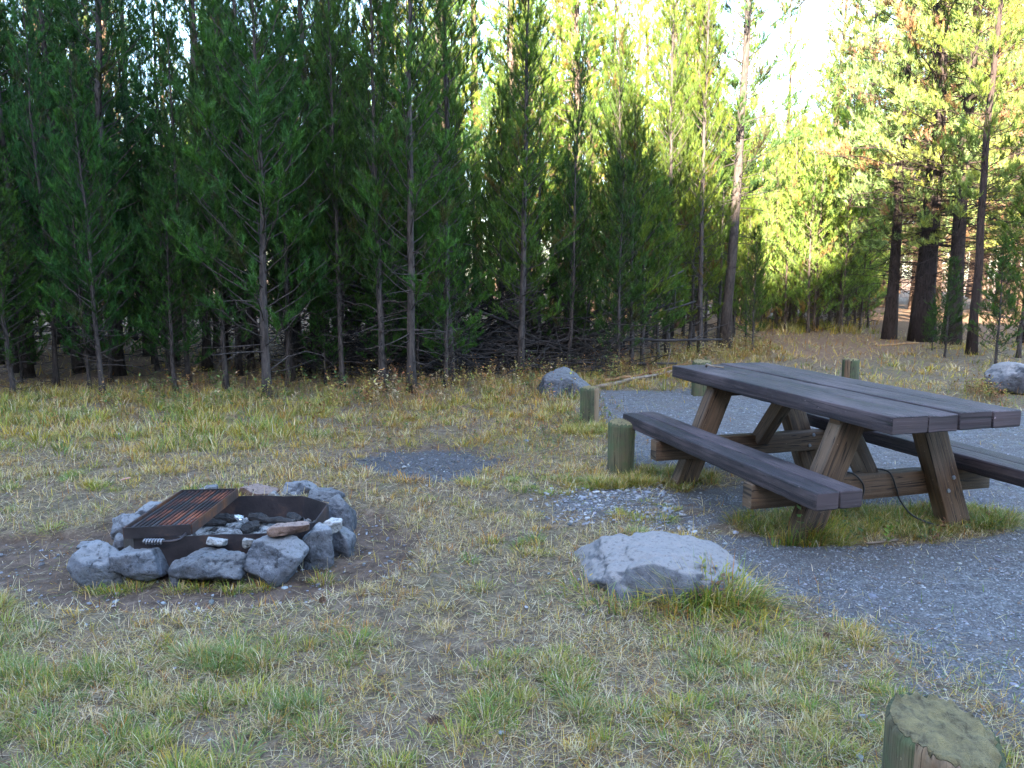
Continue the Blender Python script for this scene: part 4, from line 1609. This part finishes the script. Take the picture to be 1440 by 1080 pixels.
def weed(x, y, h, n, lw, col, stems=3, spread=.06):
    z0 = gz1(x, y)
    for s in range(stems):
        a = rng.uniform(0, 6.28)
        tx, ty = x + math.cos(a) * spread * h * 4, y + math.sin(a) * spread * h * 4
        P0, P1 = np.array([x + rng.normal(0, .02), y + rng.normal(0, .02), z0]), np.array([tx, ty, z0 + h * rng.uniform(.7, 1.1)])
        sw = np.array([.0022 + .001 * h, 0, 0])
        LV.append(np.array([P0 - sw, P0 + sw, P1]))
        LC.append(np.repeat(PAL[[5]] * .8, 3, 0))
        m = n // stems
        t = rng.uniform(.25, 1, m)[:, None]
        B = P0 + (P1 - P0) * t
        ang = rng.uniform(0, 6.28, m)
        d = np.stack([np.cos(ang), np.sin(ang), rng.uniform(-.2, .8, m)], 1)
        sd = np.stack([-np.sin(ang), np.cos(ang), rng.normal(0, .3, m)], 1)
        L = lw * rng.uniform(.6, 1.3, m)[:, None]
        q = np.stack([B, B + d * L * .5 + sd * L * .28, B + d * L, B, B + d * L, B + d * L * .5 - sd * L * .28], 1).reshape(-1, 3)
        LV.append(q)
        cc = np.array(col) * rng.uniform(.6, 1.35, (m, 1)) * rng.uniform(.9, 1.1, (m, 3))
        LC.append(np.repeat(cc, 6, 0))


leafcols = [(.30, .24, .06), (.28, .14, .05), (.12, .15, .04), (.36, .28, .16), (.08, .13, .04), (.22, .09, .04)]
for k in range(620):
    x = rng.uniform(-4.5, 5.5)
    y = float(edge_line(x)) + rng.normal(-.3, .7)
    if gravel_mask(x, y)[0] > .3 or abs(x) > y * .72:
        continue
    wts = [1, 1, 2, .6, 2, .4] if x < -2 else [2, 2, .8, 1.3, .8, 1]
    weed(x, y, rng.uniform(.12, .42), int(rng.integers(12, 34)), rng.uniform(.022, .04), leafcols[rng.choice(6, p=np.array(wts) / sum(wts))])
for k in range(240):
    x, y = rng.uniform(-1.6, 1.2), rng.uniform(6.4, 9.0)
    weed(x, y, rng.uniform(.05, .14), 16, .022, leafcols[rng.choice(6, p=[.3, .25, .15, .1, .1, .1])])
for px, py, n_ in ((1385, 552, 18), (1375, 560, 12), (1400, 566, 14), (1350, 552, 8)):
    for k in range(n_):
        q = G(px + rng.normal(0, 10), py + rng.normal(0, 3))
        weed(q[0], q[1], rng.uniform(.12, .25), 26, .03, leafcols[rng.choice([0, 0, 1, 5, 2])])
for px, py, n_ in ((830, 590, 12), (812, 600, 8), (765, 558, 8), (800, 562, 6)):
    for k in range(n_):
        q = G(px + rng.normal(0, 9), py + rng.normal(0, 3))
        weed(q[0], q[1], rng.uniform(.06, .18), 20, .024, leafcols[rng.choice([0, 2, 4, 4])])
for px, py, h_ in ((1128, 770, .3),):
    q = G(px, py)
    weed(q[0], q[1], h_, 16, .03, (.10, .16, .05), 1, .02)
q = G(1250, 765)
weed(q[0], q[1], .12, 30, .03, (.16, .24, .05), 3, .02)
for k in range(60):
    q = G(rng.uniform(1080, 1420), rng.uniform(735, 785))
    if gravel_mask(q[0], q[1])[0] < .4:
        weed(q[0], q[1], rng.uniform(.03, .08), 18, .018, (.06, .11, .045) if rng.uniform() < .8 else (.2, .09, .05))
for k in range(10):
    q = G(rng.uniform(975, 1045), rng.uniform(842, 858))
    weed(q[0], q[1], rng.uniform(.1, .2), 14, .024, (.20, .19, .05) if k % 3 else (.17, .09, .05), 2)
V = np.concatenate(LV)
tag(link('undergrowth', mesh('undergrowth', V, np.arange(len(V)).reshape(-1, 3), M['grass'], False, col=np.concatenate(LC))),
    'low rusty and yellow-green weeds along the foot of the trees', 'undergrowth', kind='stuff')

# ------------------------------------------------------------------ loose stones
bm = bmesh.new()
bmesh.ops.create_icosphere(bm, subdivisions=1, radius=1)
IV = np.array([v.co[:] for v in bm.verts])
IF = np.array([[v.index for v in f.verts] for f in bm.faces])
bm.free()


def pebbles(n, xr, yr, size, prob, seed):
    rr = np.random.default_rng(seed)
    x, y = rr.uniform(*xr, n), rr.uniform(*yr, n)
    k = (np.abs(x) < y * .7 + .3) & (rr.uniform(0, 1, n) < prob(x, y))
    x, y = x[k], y[k]
    for a, b_, r_ in POSTS:
        kk = np.hypot(x - a, y - b_) > r_
        x, y = x[kk], y[kk]
    n = len(x)
    s = size * np.exp(rr.normal(0, .45, n)) * (.5 + .5 * rr.uniform(0, 1, n))
    sc3 = np.stack([rr.uniform(.7, 1.4, n), rr.uniform(.6, 1.1, n), rr.uniform(.35, .75, n)], 1) * s[:, None] * .5
    a = rr.uniform(0, 6.28, n)
    J = IV[None] * (1 + rr.normal(0, .16, (n, len(IV), 1)))
    P = J * sc3[:, None]
    X = P[..., 0] * np.cos(a)[:, None] - P[..., 1] * np.sin(a)[:, None]
    Y = P[..., 0] * np.sin(a)[:, None] + P[..., 1] * np.cos(a)[:, None]
    z = gz(x, y) + sc3[:, 2] * .35
    V = np.stack([X + x[:, None], Y + y[:, None], P[..., 2] + z[:, None]], -1).reshape(-1, 3)
    F = (IF[None] + (np.arange(n) * len(IV))[:, None, None]).reshape(-1, 3)
    g = rr.uniform(.08, .27, n)[:, None] * np.array([[.97, 1, 1.08]]) * rr.uniform(.94, 1.06, (n, 3))
    lt = rr.uniform(0, 1, n) < (.22 if seed == 4 else .025)
    if seed == 3:
        g *= .55
    g[lt] = rr.uniform(.20, .36, (lt.sum(), 1))
    br = rr.uniform(0, 1, n) < .06
    g[br] = np.array([.14, .11, .09]) * rr.uniform(.7, 1.3, (br.sum(), 1))
    return V, F, np.repeat(g, len(IV), 0)


pb = Bag()
for args in ((110000, (-.2, 4.5), (2.3, 5.0), .0068, lambda x, y: gravel_mask(x, y) * .75, 1),
             (34000, (.5, 8), (4.8, 9.5), .011, lambda x, y: gravel_mask(x, y) * .6, 2),
             (9000, (-1.4, .1), (5.2, 6.7), .012, lambda x, y: gravel_mask(x, y) * 1.0, 3),
             (5200, (.1, 1.1), (4.1, 5.3), .019, lambda x, y: gravel_mask(x, y) * .75 * (x < 1.05), 4),
             (1500, (-2.6, 2.6), (1.8, 4.2), .011, lambda x, y: .25 + 0 * x, 5),
             (500, (-5, 3), (4, 9), .022, lambda x, y: .3 + 0 * x, 6),
             (1200, (-3, -.3), (3.2, 4.9), .014, lambda x, y: pit_mask(x, y), 7)):
    V, F, C = pebbles(*args)
    pb.add(V, F, C)
V, F, C = pb.get()
tag(link('gravel', mesh('gravel', V, F, M['pebble'], False, col=C)), 'loose blue-grey gravel round the table and between the grass', 'gravel', kind='stuff')

# individually visible bits
for i_, (px, py, sz, mt, lab) in enumerate(((568, 652, .05, 'rock_pale', 'pale stone in the dark gravel patch left of centre'), (1092, 932, .035, 'rock_red', 'small dark red stone on the gravel at lower right'),
                                          (1213, 1016, .03, 'rock', 'dark stone chip left of the nearest post'), (740, 860, .022, 'rock_pale', 'tiny white pebble left of the foreground boulder'),
                                          (960, 725, .04, 'rock_pale', 'white stone on the grass between bench and boulder'), (600, 683, .03, 'rock_pale', 'white pebble below the dark gravel patch'))):
    q = G(px, py)
    me = rock_mesh('stone', (sz, sz * .8, sz * .6), 400 + i_, M[mt], 3, None, 12, .1)
    o = link('stone', me, None, (q[0], q[1], gz1(q[0], q[1]) + sz * .2))
    tag(o, lab, 'stone')
q = G(177, 681)
me = rock_mesh('wood_chip', (.07, .035, .018), 430, M['brick'], 3, None, 30, .03)
o = link('wood_chip', me, None, (q[0], q[1], gz1(q[0], q[1]) + .02))
o.rotation_euler = (0, R(-12), R(25))
tag(o, 'pinkish wood chip on the grass behind the fire ring', 'wood chip')
for i_, (px, py, L, ang, lab) in enumerate(((1175, 968, .055, 150, 'pale broken stick in the grass left of the nearest post'), (1140, 876, .05, 170, 'brown bark strip at the edge of the gravel'),
                                         (1240, 765, .2, 10, 'dead twig lying under the bench end'), (545, 705, .06, 130, 'bleached straw stick in the bare soil right of the fire ring'))):
    q = G(px, py)
    t = np.linspace(-.5, .5, 5)
    V, F = tube(np.stack([t * L, np.sin(t * 3) * .01, 0 * t], 1), .004 + L * .01, 6)
    o = link('stick', mesh('stick', V, F, M['palelog'], True), None, (q[0], q[1], gz1(q[0], q[1]) + .014))
    o.rotation_euler = (0, 0, R(ang))
    tag(o, lab, 'stick')

for i_, (px, py, lab) in enumerate(((604, 1026, 'dark pine cone in the grass at the bottom centre'), (1163, 905, 'small pine cone beside the gravel at lower right'), (455, 850, 'weathered pine cone in front of the fire ring'))):
    q = G(px, py)
    b = Bag()
    for k in range(46):
        f = k / 46
        a_ = k * GOLD
        rr_ = .013 * math.sin(math.pi * (.12 + .8 * f)) + .002
        cz = np.array([f * .042, 0, 0])
        o1 = np.array([0, math.cos(a_), math.sin(a_)])
        o2 = np.array([0, -math.sin(a_), math.cos(a_)])
        b.add(np.array([cz, cz + o1 * rr_ + o2 * .004 + (-.006, 0, 0), cz + o1 * rr_ * 1.15 + (-.009, 0, 0), cz + o1 * rr_ - o2 * .004 + (-.006, 0, 0)]), np.array([[0, 1, 2], [0, 2, 3]]))
    V, F, _ = b.get()
    o = link('pine_cone', mesh('pine_cone', V, F, M['barkred']), None, (q[0], q[1], gz1(q[0], q[1]) + .016))
    o.rotation_euler = (0, R(10), R(50 * i_ + 20))
    tag(o, lab, 'pine cone')

# ------------------------------------------------------------------ light
w = bpy.data.worlds.new('World')
scn.world = w
w.use_nodes = True
nt = w.node_tree
nt.nodes.clear()
sky = nt.nodes.new('ShaderNodeTexSky')
sky.sky_type = 'NISHITA'
sky.sun_disc = False
sky.sun_elevation = SUN_EL
sky.sun_rotation = math.atan2(-SD[0], -SD[1])
sky.dust_density = 1.0
sky.ozone_density = 1.6
bg = nt.nodes.new('ShaderNodeBackground')
bg.inputs[1].default_value = .11
wo = nt.nodes.new('ShaderNodeOutputWorld')
nt.links.new(sky.outputs[0], bg.inputs[0])
nt.links.new(bg.outputs[0], wo.inputs[0])

sun = bpy.data.lights.new('sun', 'SUN')
sun.energy = 5.0
sun.angle = R(.53)
sun.color = (1.0, .86, .66)
so = bpy.data.objects.new('sun', sun)
COL.objects.link(so)
so.location = (-20, -30, 30)
d = Vector((SD[0] * math.cos(SUN_EL), SD[1] * math.cos(SUN_EL), -math.sin(SUN_EL)))
so.rotation_euler = d.to_track_quat('-Z', 'Y').to_euler()

scn.view_settings.view_transform = 'Standard'
scn.view_settings.look = 'None'
scn.view_settings.exposure = 4.0
scn.view_settings.gamma = 1
scn.render.engine = 'CYCLES'
scn.cycles.max_bounces = 5
scn.cycles.diffuse_bounces = 3
scn.cycles.glossy_bounces = 2
scn.cycles.transmission_bounces = 3
scn.cycles.use_denoising = True
